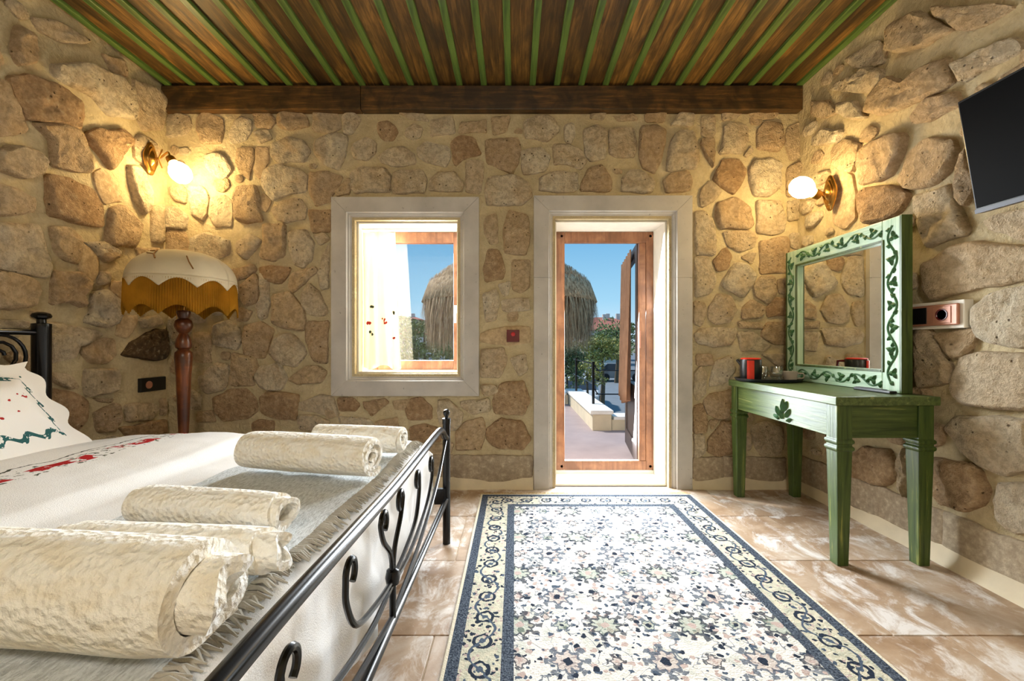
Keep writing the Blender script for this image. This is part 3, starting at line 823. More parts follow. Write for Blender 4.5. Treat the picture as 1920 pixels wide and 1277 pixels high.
# plaster fillets along the foot of the walls
def fillet(name, p0, p1, nrm, label):
    p0, p1, nrm = Vector(p0), Vector(p1), Vector(nrm); m = MB(); n = int((p1-p0).length/0.08)+2; prof = [(0, 0.085), (0.014, 0.07), (0.022, 0.035), (0.038, 0.0), (0, 0)]
    V = []
    for i in range(n+1):
        c = p0.lerp(p1, i/n); k = 1+0.35*noise.noise(c*4.0)
        for d, z in prof: V.append(c+nrm*d*k+Vector((0, 0, z*k)))
    L = len(prof); m.add(V, [(i*L+j, i*L+j+1, (i+1)*L+j+1, (i+1)*L+j) for i in range(n) for j in range(L-1)]+[tuple(range(L)), tuple(n*L+j for j in range(L))])
    return tag(m.build(name, 'skirt', ang=30), label, 'skirting', kind='structure')
fillet('baseboard_right', (XR, YB, 0), (XR, BY, 0), (-1, 0, 0), 'cream plaster fillet at the foot of the wall behind the green table')
fillet('baseboard_back', (-0.9, BY, 0), (0.135, BY, 0), (0, -1, 0), 'cream plaster fillet between the bed and the door surround')
fillet('baseboard_corner', (1.29, BY, 0), (XR, BY, 0), (0, -1, 0), 'cream plaster fillet between the door surround and the corner')

# ------------------------------------------------------------------ window and door
PROF = [(0, -0.02), (0, 0.034), (0.108, 0.034), (0.113, 0.014), (0.121, 0.014), (0.128, 0.004), (0.138, 0.002), (0.143, -0.014), (0.152, -0.02), (0.158, -0.045), (0.158, -0.07)]
def surround(parent, x0, x1, z0, z1, bottom=True, joint=None):
    def corner(cx, cz, sx, sz): return [Vector((cx+sx*d, BY-h, cz+sz*d)) for d, h in PROF]
    tl, tr = corner(x0, z1, 1, -1), corner(x1, z1, -1, -1)
    if bottom: bl, br = corner(x0, z0, 1, 1), corner(x1, z0, -1, 1)
    else: bl, br = [Vector((x0+d, BY-h, z0)) for d, h in PROF], [Vector((x1-d, BY-h, z0)) for d, h in PROF]
    def piece(A, B):
        n = len(A); A, B = [v.copy() for v in A], [v.copy() for v in B]
        for i in range(n):
            d = (B[i]-A[i]).normalized()*0.0008; A[i] += d; B[i] -= d
        MB().add(A+B, [(i, i+1, n+i+1, n+i) for i in range(n-1)]+[(n-1, 0, n, 2*n-1)]+[tuple(range(n)), tuple(range(n, 2*n))]).build('surround_stone', 'surround', parent, smooth=False)
    piece(tl, tr)
    if bottom: piece(bl, br)
    for lo, hi in ((bl, tl), (br, tr)):
        if joint:
            mid = [Vector((b.x, b.y, joint)) for b in lo]; piece(lo, mid); piece(mid, hi)
        else: piece(lo, hi)
win = thing('window_1', (-0.79, BY, 0.68), 'small window in a moulded grey stone surround', 'window', kind='structure')
surround(win, WX0-0.158, WX1+0.158, WZ0-0.158, WZ1+0.158)
RY0, RY1 = BY+0.05, BY+WT+0.005
def reveals(parent, x0, x1, z0, z1, sill, top_drop=0.0):
    t = 0.012
    for a, b in (((x0-0.001, RY0, z0), (x0+t, RY1, z1)), ((x1-t, RY0, z0), (x1+0.001, RY1, z1)), ((x0+t, RY0, z1-t), (x1-t, RY1, z1+0.001))):
        box('reveal', a, b, 'plaster', parent)
    box(sill, (x0+t, RY0, z0-0.001), (x1-t, RY1, z0+t), 'plaster', parent)
reveals(win, WX0, WX1, WZ0, WZ1, 'sill')
FY = 3.40
def sash(parent, x0, x1, z0, z1, wl_, wr, wt, wb, y0, y1, mat='framewood', name='sash_rail'):
    box(name, (x0, y0, z0), (x0+wl_, y1, z1), mat, parent, 0.004); box(name, (x1-wr, y0, z0), (x1, y1, z1), mat, parent, 0.004)
    box(name, (x0+wl_, y0, z1-wt), (x1-wr, y1, z1), mat, parent, 0.004); box(name, (x0+wl_, y0, z0), (x1-wr, y1, z0+wb), mat, parent, 0.004)
ix0, ix1, iz0, iz1 = WX0+0.013, WX1-0.013, WZ0+0.013, WZ1-0.013
sash(win, ix0, ix1, iz0, iz1, 0.068, 0.058, 0.085, 0.075, FY, FY+0.06)
box('pane', (ix0+0.068, FY+0.028, iz0+0.075), (ix1-0.058, FY+0.032, iz1-0.085), 'pane', win)
m = MB().box((ix1-0.05, FY-0.02, 1.30), (ix1-0.02, FY, 1.36)); m.tube([(ix1-0.035, FY-0.014, 1.35), (ix1-0.036, FY-0.04, 1.35), (ix1-0.037, FY-0.045, 1.33), (ix1-0.04, FY-0.045, 1.22)], 0.010, 8)
m.build('handle', 'plaster', win)

door = thing('door_1', (0.71, BY, 0), 'glazed doorway with orange brown frame in a moulded grey stone surround', 'door', kind='structure')
surround(door, DX0-0.158, DX1+0.158, 0.0, DZ1+0.158, bottom=False, joint=1.535)
reveals(door, DX0, DX1, 0.002, DZ1, 'threshold')
dy = 3.43; ex0, ex1, ez0, ez1 = DX0+0.013, DX1-0.013, 0.040, DZ1-0.013
box('threshold_bar', (ex0, dy-0.005, 0.014), (ex1, dy+0.06, 0.040), 'plaster', door)
sash(door, ex0, ex1, ez0, ez1, 0.092, 0.058, 0.088, 0.075, dy, dy+0.045, name='frame_rail')
box('screen_cassette', (ex1-0.112, dy+0.005, ez0+0.075), (ex1-0.060, dy+0.045, ez1-0.088), 'framewood', door, 0.003)
box('screen_handle', (ex1-0.116, dy-0.008, 1.02), (ex1-0.104, dy+0.004, 1.16), 'copper', door, 0.002)
for bx in (ex0+0.068, ex1-0.024):
    for bz in (ez0+0.03, ez1-0.035):
        MB().lathe([(0.013, -0.012), (0.013, -0.002), (0.011, 0.0)], 12, (bx, dy, bz), Matrix.Rotation(math.pi/2, 3, 'X')).build('corner_bolt', 'black', door)

# open leaf outside with curtain
leaf = thing('door_2', (1.09, 3.60, 0.03), 'dark wooden door leaf standing open outside the doorway', 'door', kind='structure')
ld = Vector((0.13, 0.90, 0)).normalized(); ln = Vector((-ld.y, ld.x, 0)); lo = Vector((1.05, 3.60, 0.03))
def lbox(u0, u1, z0, z1, t0, t1, name, mat, par):
    m = MB().box((u0, t0, z0), (u1, t1, z1)); m.v = [lo+ld*v.x+ln*v.y+Vector((0, 0, v.z)) for v in m.v]; return m.build(name, mat, par, smooth=False, bevel=0.003)
lbox(0, 0.10, 0, 1.88, -0.02, 0.02, 'stile', 'doorwood', leaf); lbox(0.78, 0.88, 0, 1.88, -0.02, 0.02, 'stile', 'doorwood', leaf)
lbox(0.10, 0.78, 0, 0.16, -0.02, 0.02, 'rail', 'doorwood', leaf); lbox(0.10, 0.78, 1.78, 1.88, -0.02, 0.02, 'rail', 'doorwood', leaf); lbox(0.10, 0.78, 0.55, 0.66, -0.02, 0.02, 'rail', 'doorwood', leaf)
lbox(0.10, 0.78, 0.16, 0.55, -0.008, 0.008, 'panel', 'doorwood', leaf); lbox(0.10, 0.78, 0.66, 1.78, -0.003, 0.003, 'pane', 'pane', leaf)
def leafcur(u, v):
    uu = 0.16+0.76*u; z = 1.86-1.42*v*(1-0.10*abs(u-0.6)); d = 0.045+0.022*math.sin(u*34+v*1.5)*(0.5+0.5*v)+0.02*v
    return lo+ld*uu+ln*d+Vector((0, 0, z))
tag(MB().grid(leafcur, 60, 14).build('door_curtain', 'browncurtain', solid=0.003), 'brown pleated curtain hanging on the open door leaf', 'curtain')

# curtain in the window
def cur(u, v):
    w = 0.245+0.05*v; x = -1.155-0.0*v+u*w+0.0; z = 1.905-1.03*v-0.018*math.sin(u*9)*v
    y = 3.245+0.018*math.sin(u*22+0.6*math.sin(v*3))*(0.35+0.65*v)+0.012*math.sin(u*9+v*2)
    return Vector((x, y, z))
wc = thing('window_curtain', (-1.05, 3.24, 1.90), 'cream cotton curtain with red berry embroidery at the window', 'curtain')
MB().grid(cur, 60, 24).build('fabric', 'curtain', wc, solid=0.002)
MB().tube([(WX0+0.012, 3.235, 1.925), (WX1-0.012, 3.235, 1.925)], 0.006, 8).build('rod', 'plaster', wc)
def motif(u, v, mat, k):
    m = MB()
    for q in range(k):
        du, dv = R.uniform(-0.05, 0.05), R.uniform(-0.018, 0.018); c = cur(u+du, v+dv)+Vector((0, -0.006, 0)); r = R.uniform(0.007, 0.013)
        pts = [c+Vector((r*math.cos(a)*R.uniform(0.7, 1.1), 0, r*math.sin(a)*R.uniform(0.8, 1.2))) for a in [2*math.pi*j/7 for j in range(7)]]
        m.add(pts+[p+Vector((0, 0.003, 0)) for p in pts], [tuple(range(7)), tuple(range(13, 6, -1))]+[(j, (j+1) % 7, 7+(j+1) % 7, 7+j) for j in range(7)])
    m.build('embroidery', mat, wc, smooth=False)
for u, v, mat, k in ((0.17, 0.655, 'red_thread', 4), (0.58, 0.665, 'red_thread', 6), (0.27, 0.54, 'green_thread', 4), (0.24, 0.735, 'green_thread', 3), (0.86, 0.58, 'green_thread', 2), (0.86, 0.755, 'red_thread', 2)): motif(u, v, mat, k)

# ------------------------------------------------------------------ bed
FX, HX, Y0B, Y1B = -0.36, -2.40, 0.264, 2.254
bed = thing('bed', ((FX+HX)/2, (Y0B+Y1B)/2, 0), 'black iron double bed with scrolled footboard', 'bed')
for (x, yy, h, r) in ((FX, Y0B, 0.66, 0.020), (FX, Y1B, 0.66, 0.020), (HX, Y0B+0.09, 1.165, 0.037), (HX, Y1B-0.09, 1.165, 0.037)):
    if r < 0.03: pr = [(r*1.02, 0), (r, 0.012), (r, h-0.03), (r*1.1, h-0.028), (r*1.1, h), (r*0.5, h+0.004), (r*0.5, h+0.012), (r*0.75, h+0.018), (r*0.92, h+0.03), (r*0.75, h+0.042), (r*0.3, h+0.048)]
    else: pr = [(r, 0), (r, h-0.03), (r*1.02, h-0.028), (r*1.02, h-0.01), (r*0.5, h-0.005), (r*0.5, h+0.012), (r*0.95, h+0.020), (r*1.05, h+0.03), (r*0.9, h+0.042), (r*0.4, h+0.05)]
    MB().lathe(pr, 20, (x, yy, 0)).build('post', 'iron', bed)
yc = (Y0B+Y1B)/2; hw = (Y1B-Y0B)/2
pr = [(-hw, 0.555), (-hw+0.06, 0.575), (-hw+0.16, 0.625), (-hw+0.3, 0.637), (-0.3, 0.63), (0, 0.625), (0.3, 0.63), (hw-0.3, 0.637), (hw-0.16, 0.625), (hw-0.06, 0.575), (hw, 0.555)]
MB().tube(catmull([(FX, yc+a, z) for a, z in pr], 6), 0.017, 12).build('top_rail', 'iron', bed)
MB().tube([(FX, Y0B, 0.235), (FX, Y1B, 0.235)], 0.014, 12).build('lower_rail', 'iron', bed)
MB().tube([(FX, yc, 0.235), (FX, yc, 0.40)], [0.010, 0.010], 10).lathe([(0.004, -0.03), (0.018, -0.02), (0.022, 0), (0.018, 0.02), (0.004, 0.03)], 12, (FX, yc, 0.365)).build('stem', 'iron', bed)
def hook(y, z, s, r=0.026): return [(y+s*(r-r*math.cos(a))*-1, z+r*1.1*math.sin(a)) for a in [math.pi*0.15*k for k in range(1, 10)]]
for s in (-1, 1):
    for P, e in (([(0, 0.36), (0.02, 0.44), (0.085, 0.505), (0.112, 0.555)], (0.112, 0.56)), ([(0, 0.355), (0.14, 0.372), (0.285, 0.41), (0.345, 0.49), (0.35, 0.545)], (0.35, 0.55)), ([(0, 0.345), (0.2, 0.335), (0.46, 0.385), (0.585, 0.46), (0.605, 0.53)], (0.605, 0.535))):
        pts = [(FX, yc+s*a, z) for a, z in P]; hk = [(FX, yc+s*a, z) for a, z in hook(e[0], e[1], 1)]
        MB().tube(catmull(pts+hk, 5), 0.0075, 8).build('scroll', 'iron', bed)
    MB().tube(catmull([(FX, yc+s*0.01, 0.25), (FX, yc+s*0.35, 0.30), (FX, yc+s*0.7, 0.40), (FX, yc+s*0.92, 0.52), (FX, yc+s*0.985, 0.56)], 6), 0.0075, 8).build('scroll', 'iron', bed)
MB().tube([(HX, Y0B+0.09, 1.11), (HX, Y1B-0.09, 1.11)], 0.014, 10).build('head_rail', 'iron', bed)
MB().tube([(HX, Y0B+0.09, 0.45), (HX, Y1B-0.09, 0.45)], 0.014, 10).build('head_rail', 'iron', bed)
for yy in (1.99, 1.76, 1.53, 1.0, 0.77, 0.54):
    ring = [(HX, yy+0.105*math.cos(a), 0.99+0.105*math.sin(a)) for a in [2*math.pi*k/24 for k in range(25)]]
    MB().tube(ring, 0.008, 8, caps=False).build('ring', 'iron', bed)
    sp = [(HX, yy+0.012*k**0.5*1.6*math.cos(k*0.55), 0.99+0.012*k**0.5*1.6*math.sin(k*0.55)) for k in range(1, 18)]
    MB().tube(sp, 0.008, 8).build('scroll', 'iron', bed)
for yy in (Y0B+0.03, Y1B-0.03): box('side_rail', (HX, yy-0.012, 0.22), (FX, yy+0.012, 0.30), 'iron', bed)
MB().box((HX+0.05, Y0B+0.05, 0.25), (FX-0.075, Y1B-0.06, 0.545)).build('mattress', 'sheet', bed, smooth=False, bevel=0.04)

def softstep(a, b, x): t = min(1, max(0, (x-a)/(b-a))); return t*t*(3-2*t)
YF = 2.185           # far edge of the bedding
def top_z(x, y):
    z = 0.572 + 0.012*noise.noise(Vector((x*3.2, y*3.2, 1))) + 0.004*noise.noise(Vector((x*11, y*8, 4)))
    z += 0.034*softstep(-1.24, -1.31, x)                       # folded-back part of the duvet
    z += 0.030*math.exp(-((x+1.62)/0.22)**2)*(0.6+0.4*noise.noise(Vector((y*2.5, 2, 0))))
    z -= 0.05*softstep(-1.85, -2.25, x)
    z += 0.009*math.sin((x*7+y*2.2))*softstep(-1.3, -1.5, x)
    z -= 0.035*softstep(YF-0.12, YF+0.02, y)**2 + 0.02*softstep(-0.52, -0.44, x)
    return z
def duvet(u, v):
    """u across the bed from head to foot and down the foot, v from near side to far side and down"""
    L1, L2 = 1.93, 0.33; s = u*(L1+L2); x = min(s, L1)-2.37; drop = max(0, s-L1)
    M1, M2 = YF-0.26, 0.30; t = v*(M1+M2); y = 0.26+min(t, M1); dr2 = max(0, t-M1)
    z = top_z(x, y)
    if drop > 0:
        z -= drop*1.02; x += 0.022*softstep(0, 0.04, drop)+0.012*math.sin(y*17+2*noise.noise(Vector((y*3, z*6, 4))))*softstep(0.02, 0.25, drop)+0.016*noise.noise(Vector((y*9, z*11, 0)))*softstep(0, 0.06, drop)+0.008*noise.noise(Vector((y*24, z*20, 5)))*softstep(0, 0.05, drop)
    if dr2 > 0:
        z -= dr2*1.0; y += 0.020*softstep(0, 0.04, dr2)+0.008*math.sin(x*19)*softstep(0.02, 0.2, dr2)
        if drop > 0: z += min(drop, dr2)*1.0
    return Vector((x, y, max(z, 0.12)))
tag(MB().grid(duvet, 120, 90).build('duvet', 'duvet', ang=70), 'white duvet with a red embroidered flower band on the bed', 'duvet')
def throwf(u, v):
    M1, M2 = YF+0.012-0.26, 0.44; t = v*(M1+M2); y = 0.26+min(t, M1); dr = max(0, t-M1)
    x = -1.065+0.565*u+0.008*noise.noise(Vector((y*3, 5, 0))); z = top_z(x, min(y, YF))+0.010+0.0025*noise.noise(Vector((x*26, y*26, 2)))+0.004*noise.noise(Vector((x*9, y*5, 9)))
    if dr > 0: z -= dr; y += 0.026*softstep(0, 0.05, dr)+0.006*math.sin(x*23)*softstep(0, 0.2, dr)
    return Vector((x, y, z))
throw = thing('throw_blanket', (-0.75, 1.2, 0.58), 'grey woven throw with a tasselled edge across the foot of the bed', 'throw')
MB().grid(throwf, 50, 110).build('weave', 'throw', throw, ang=70)
m = MB()
for k in range(300):
    v = k/299*0.815+R.uniform(-0.001, 0.001); b = throwf(1.0, v); a = R.uniform(-0.5, 0.5); L = R.uniform(0.03, 0.05)
    tip = b+Vector((L*math.cos(a), L*math.sin(a)*0.8, 0.0)); tip.z = top_z(tip.x, tip.y)+0.006+R.uniform(0, 0.008); mid = b.lerp(tip, 0.5)+Vector((0, R.uniform(-0.006, 0.006), 0.006))
    m.tube([b-Vector((0.004, 0, 0)), mid, tip], [0.0038, 0.0046, 0.0015], 5)
for k in range(120):
    b = throwf(k/119, 1.0); m.tube([b, b+Vector((R.uniform(-0.006, 0.006), 0.004, -0.02)), b+Vector((R.uniform(-0.01, 0.01), 0.002, -0.045))], [0.003, 0.003, 0.001], 4)
fr = m.build('tassels', 'fringe', throw); fr['kind'] = 'stuff'

# pillow: local x along the bed width, local y up the leaning face
pil = thing('pillow', (-2.16, 1.64, 0.72), 'white pillow with scalloped edge and green embroidery against the headboard', 'pillow')
m = MB(); NU, NV = 48, 32
def pf(u, v, side):
    x, y = (u-0.5)*0.76, (v-0.5)*0.50
    ex = 1-abs(2*u-1); ey = 1-abs(2*v-1); q = min(ex*0.76, ey*0.50)/2
    sc = 1+0.055*math.sin(v*18)*softstep(0.10, 0.0, q/1.0) if ex*0.76 < ey*0.5 else 1+0.04*math.sin(u*26)*softstep(0.10, 0.0, q)
    th = 0.075*softstep(0.045, 0.20, q)+0.004
    return Vector((x*sc, y*sc, side*th))
m.grid(lambda u, v: pf(u, v, 1), NU, NV).grid(lambda u, v: pf(u, v, -1), NU, NV)
po = m.build('cover', 'pillow', None, ang=70); po.parent = pil
pil.rotation_euler = (math.radians(52), 0, math.radians(90)); pil.location = (-2.145, 1.625, 0.765)

# rolled towels
def towel(name, a, b, dia, label, turns=3.6, squash=0.88, loose=1.0, rag=0.012, seed=0):
    """roll lying on the throw, axis from a to b (x, y)"""
    rr = random.Random(seed); a, b = Vector((a[0], a[1], 0)), Vector((b[0], b[1], 0)); ax = (b-a).normalized(); side = Vector((-ax.y, ax.x, 0))
    L = (b-a).length; zb = max(top_z(a.x+(b.x-a.x)*f, a.y+(b.y-a.y)*f+g) for f in (0, .25, .5, .75, 1) for g in (-dia/4, 0, dia/4))+0.019; Rr = dia/2; th = 0.0125*loose
    sec = []; N = int(turns*26)
    for k in range(N+1):
        t = k/N; ang = -turns*2*math.pi*(1-t)-0.9; r = 0.012+(Rr-th*0.6-0.012)*t**0.8
        r *= 1+0.07*noise.noise(Vector((math.cos(ang)*1.3, math.sin(ang)*1.3, seed+t*4)))*loose
        sec.append((Vector((r*math.cos(ang), r*math.sin(ang)*squash)), t))
    # tail lying along the bed
    e = sec[-1][0]; m = MB(); nx = 16; outer, inner = [], []
    P = [s[0] for s in sec]
    for k, p in enumerate(P):
        tn = (P[min(k+1, N)]-P[max(k-1, 0)]).normalized(); nn = Vector((tn.y, -tn.x))
        outer.append(p+nn*th*0.5); inner.append(p-nn*th*0.5)
    zmin = min(p.y for p in outer); V = []
    loop = outer+inner[::-1]; n = len(loop)
    for i in range(nx+1):
        f = i/nx
        for k, q in enumerate(loop):
            kk = k if k <= N else 2*N+1-k; t = kk/N
            ext = rag*noise.noise(Vector((t*9, seed*3.1, 1)))+0.5*rag*math.sin(t*turns*6.28*0.5+seed)
            d = f*L+(ext if f > 0.9 else (-ext if f < 0.1 else 0))
            puff = 1+0.035*noise.noise(Vector((f*4, math.atan2(q.y, q.x)*1.2, seed)))*(t**2)-0.05*t*(abs(f-0.5)*2)**4
            c = a+ax*d+side*q.x*puff; V.append(Vector((c.x, c.y, zb+(q.y*puff-zmin))))
    F_ = [(i*n+k, i*n+(k+1) % n, (i+1)*n+(k+1) % n, (i+1)*n+k) for i in range(nx) for k in range(n)]
    for i in (0, nx):
        for k in range(N): F_.append((i*n+k, i*n+k+1, i*n+2*N-k, i*n+2*N+1-k))
    m.add(V, F_); return tag(m.build(name, 'towel', loc=((a.x+b.x)/2, (a.y+b.y)/2, zb), ang=50), label, 'towel', 'rolled towels on the bed')
towel('rolled_towel', (-0.975, 1.58), (-0.49, 1.47), 0.165, 'large ivory towel roll beside the window end of the throw', seed=1, turns=4.2)
towel('rolled_towel', (-0.86, 1.86), (-0.47, 1.80), 0.135, 'small ivory towel roll tucked behind the large far roll', seed=2, turns=3.2)
towel('rolled_towel', (-0.95, 1.09), (-0.555, 1.025), 0.120, 'small ivory towel roll lying alone in the middle of the throw', seed=3, rag=0.02, turns=3.2)
towel('rolled_towel', (-0.93, 0.885), (-0.475, 0.85), 0.112, 'small ruffled towel roll squeezed behind the biggest towel roll', seed=4, rag=0.03, loose=1.3, turns=2.6)
towel('rolled_towel', (-1.05, 0.70), (-0.445, 0.645), 0.205, 'biggest loosely rolled ivory towel with wide folds', seed=5, rag=0.035, loose=2.0, turns=2.3)

# ------------------------------------------------------------------ rug
RX0, RX1, RY0_, RY1_ = -0.235, 1.225, 0.55, 2.965
rug = thing('rug', ((RX0+RX1)/2, (RY0_+RY1_)/2, 0.0), 'cream floral rug with dark blue borders on the tile floor', 'rug')
W2, L2 = (RX1-RX0)/2, (RY1_-RY0_)/2
M['rug'] = rug_mat(W2, L2)
m = MB().box((-W2, -L2, 0.001), (W2, L2, 0.012))
o = m.build('pile', 'rug', None, smooth=False, bevel=0.004); o.parent = rug
m = MB()
for k in range(330):
    x = -W2+2*W2*k/329; L = R.uniform(0.035, 0.06)
    m.tube([(x, L2-0.002, 0.008), (x+R.uniform(-0.006, 0.006), L2+L*0.5, 0.009), (x+R.uniform(-0.014, 0.014), L2+L, 0.003)], [0.0022, 0.002, 0.001], 4)
M['rugfringe'] = cloth('tan rug fringe', C(206, 178, 128), var=0.2)
o = m.build('fringe', 'rugfringe', None); o.parent = rug; o['kind'] = 'stuff'

# ------------------------------------------------------------------ dressing table
TZ = 0.805
tbl = thing('dressing_table', (1.77, 2.5, 0), 'green rubbed wooden dressing table with tapered legs under the mirror', 'table')
box('table_top', (1.505, 1.995, TZ-0.042), (1.995, 3.005, TZ), 'greeny', tbl, 0.005)
def leg(x, y):
    m = MB(); w = 0.034; z = [(0.026, 0), (0.036, 0.545), (0.042, 0.55), (0.043, 0.558), (0.042, 0.566), (0.036, 0.57), (0.036, 0.578), (0.042, 0.582), (0.043, 0.59), (0.042, 0.598), (0.036, 0.602), (0.036, TZ-0.042)]
    V = []
    for h, zz in z: V += [(x-h, y-h, zz), (x+h, y-h, zz), (x+h, y+h, zz), (x-h, y+h, zz)]
    m.add(V, [(i*4+k, i*4+(k+1) % 4, i*4+4+(k+1) % 4, i*4+4+k) for i in range(len(z)-1) for k in range(4)]+[(3, 2, 1, 0), tuple(len(V)-4+k for k in range(4))])
    m.build('leg', 'greenz', tbl, smooth=False, bevel=0.003)
for x, y in ((1.555, 2.045), (1.555, 2.955), (1.94, 2.045), (1.94, 2.955)): leg(x, y)
box('apron', (1.529, 2.075, 0.607), (1.55, 2.925, TZ-0.042), 'greeny', tbl, 0.002); box('apron', (1.945, 2.075, 0.607), (1.966, 2.925, TZ-0.042), 'greeny', tbl, 0.002)
box('apron', (1.585, 2.019, 0.607), (1.91, 2.040, TZ-0.042), 'greenx', tbl, 0.002); box('apron', (1.585, 2.962, 0.607), (1.91, 2.983, TZ-0.042), 'greenx', tbl, 0.002)
def leafmesh(c, d, n, L, w, th):
    """pointed leaf: centre base c, direction d, normal n"""
    c, d, n = Vector(c), Vector(d).normalized(), Vector(n).normalized(); s = n.cross(d); m = MB(); V = []; K = 6
    for i in range(K+1):
        t = i/K; ww = w*math.sin(math.pi*(0.08+0.92*t)**0.8)*(1-t*0.15); z = th*math.sin(math.pi*min(1, t*0.9+0.1))
        p = c+d*L*t; V += [p-s*ww, p+n*(z+th*0.5), p+s*ww]
    m.add(V, [(i*3+k, i*3+k+1, i*3+4+k, i*3+3+k) for i in range(K) for k in range(2)]); return m
for dx_, dz_, a, L in ((0.0, -0.01, 90, 0.075), (-0.03, -0.035, 120, 0.06), (0.03, -0.035, 60, 0.06), (-0.005, -0.05, 100, 0.05), (0.015, 0.0, 70, 0.06), (-0.04, -0.055, 150, 0.045), (0.04, -0.055, 30, 0.04)):
    d = Vector((0, -math.cos(math.radians(a)), math.sin(math.radians(a)))); leafmesh((1.528, 2.43-dx_, 0.675+dz_), d, (-1, 0, 0), L, 0.014, 0.012).build('carved_leaf', 'vine', tbl)

# ------------------------------------------------------------------ mirror
mx0, mx1 = 1.905, 1.95; my0, my1, mz0, mz1, fw = 2.10, 2.99, TZ+0.002, 1.69, 0.112
mir = thing('mirror', (1.93, 2.55, TZ+0.001), 'tall mirror in a pale green frame carved with vines on the dressing table', 'mirror')
for a, b, mat in (((mx0, my0, mz0), (mx1, my0+fw, mz1), 'palegreenz'), ((mx0, my1-fw, mz0), (mx1, my1, mz1), 'palegreenz'), ((mx0, my0+fw, mz1-fw), (mx1, my1-fw, mz1), 'palegreeny'), ((mx0, my0+fw, mz0), (mx1, my1-fw, mz0+fw), 'palegreeny')):
    box('frame_rail', a, b, mat, mir, 0.004)
box('back_board', (mx1-0.012, my0+fw-0.01, mz0+fw-0.01), (mx1+0.004, my1-fw+0.01, mz1-fw+0.01), 'doorwood', mir)
box('mirror_glass', (mx0+0.022, my0+fw-0.005, mz0+fw-0.005), (mx0+0.027, my1-fw+0.005, mz1-fw+0.005), 'mirror', mir)
for a, b in (((my0+fw-0.012, my0+fw), (mz0+fw-0.012, mz1-fw+0.012)), ((my1-fw, my1-fw+0.012), (mz0+fw-0.012, mz1-fw+0.012)), ((my0+fw, my1-fw), (mz0+fw-0.012, mz0+fw)), ((my0+fw, my1-fw), (mz1-fw, mz1-fw+0.012))):
    box('inner_bead', (mx0-0.006, a[0], b[0]), (mx0+0.004, a[1], b[1]), 'greenz', mir, 0.002)
for a, b in (((my0-0.004, my0+0.010), (mz0, mz1)), ((my1-0.010, my1+0.004), (mz0, mz1))):
    box('edge_strip', (mx0-0.003, a[0], b[0]), (mx1+0.006, a[1], b[1]), 'greenz', mir, 0.002)
def vine(p0, p1, amp, waves):
    p0, p1 = Vector(p0), Vector(p1); d = (p1-p0); s = Vector((-1, 0, 0)).cross(d.normalized()); pts = []; K = int(waves*14)
    for k in range(K+1):
        t = k/K; pts.append(p0+d*t+s*amp*math.sin(t*waves*math.pi))
    vo_ = MB().tube(pts, 0.0052, 6).build('vine', 'vine', mir)
    for q in range(int(waves)):
        for dt, off in ((0.5, -0.2), (0.12, 0.9), (0.85, -0.9)):
            t = (q+dt)/waves; sg = 1 if q % 2 == 0 else -1
            c = p0+d*t+s*amp*(math.sin(t*waves*math.pi)-1.25*sg if dt == 0.5 else math.sin(t*waves*math.pi)); base = R.uniform(0, 6.28)
            for j in range(3 if dt == 0.5 else 1):
                a = base+j*2.1; dirv = d.normalized()*math.cos(a)+s*math.sin(a)
                leafmesh(c, dirv, (-1, 0, 0), 0.031 if dt == 0.5 else 0.026, 0.014, 0.008).build('carved_leaf', 'vine', vo_)
fx = mx0-0.001; hf = fw*0.46
vine((fx, my0+hf, mz0+0.04), (fx, my0+hf, mz1-0.04), 0.026, 7); vine((fx, my1-hf, mz0+0.04), (fx, my1-hf, mz1-0.04), 0.026, 7)
vine((fx, my0+fw, mz0+hf), (fx, my1-fw, mz0+hf), 0.026, 6); vine((fx, my0+fw, mz1-hf), (fx, my1-fw, mz1-hf), 0.026, 6)

# things on the table
tr_c = Vector((1.685, 2.835, TZ+0.001))
tag(MB().lathe([(0.18, 0), (0.20, 0.004), (0.215, 0.022), (0.209, 0.022), (0.196, 0.008), (0.02, 0.008)], 40, tr_c, sx=1.0, sy=0.72).build('serving_tray', 'tray'), 'dark oval serving tray with a raised rim on the green table', 'tray')
kx, ky, kz = 1.575, 2.845, TZ+0.0105
ket = thing('kettle', (kx, ky, kz), 'black kettle with red lid and red stripe on the tray', 'kettle')
MB().lathe([(0.060, 0), (0.064, 0.006), (0.063, 0.13), (0.060, 0.136)], 28, (kx, ky, kz)).build('body', 'black', ket)
MB().lathe([(0.061, 0.1365), (0.062, 0.142), (0.05, 0.146), (0.004, 0.147)], 28, (kx, ky, kz)).build('lid', 'red', ket)
m = MB(); V = []
for k in range(9):
    a = math.radians(222+k*4.5)
    for r, z in ((0.0645, 0.008), (0.0645, 0.13), (0.0675, 0.13), (0.0675, 0.008)): V.append((kx+r*math.cos(a)*1.0, ky+r*math.sin(a), kz+z))
m.add(V, [(i*4+k, i*4+(k+1) % 4, i*4+4+(k+1) % 4, i*4+4+k) for i in range(8) for k in range(4)]+[(0, 1, 2, 3), (35, 34, 33, 32)]); m.build('stripe', 'red', ket)
MB().tube([(kx+0.045, ky+0.04, kz+0.125), (kx+0.075, ky+0.065, kz+0.122), (kx+0.078, ky+0.068, kz+0.07), (kx+0.046, ky+0.042, kz+0.02)], 0.009, 8).build('handle', 'darkred', ket)
m = MB(); m.tube([(kx-0.035, ky+0.042, kz+0.10), (kx-0.056, ky+0.066, kz+0.132)], [0.018, 0.011], 10); m.build('spout', 'black', ket)
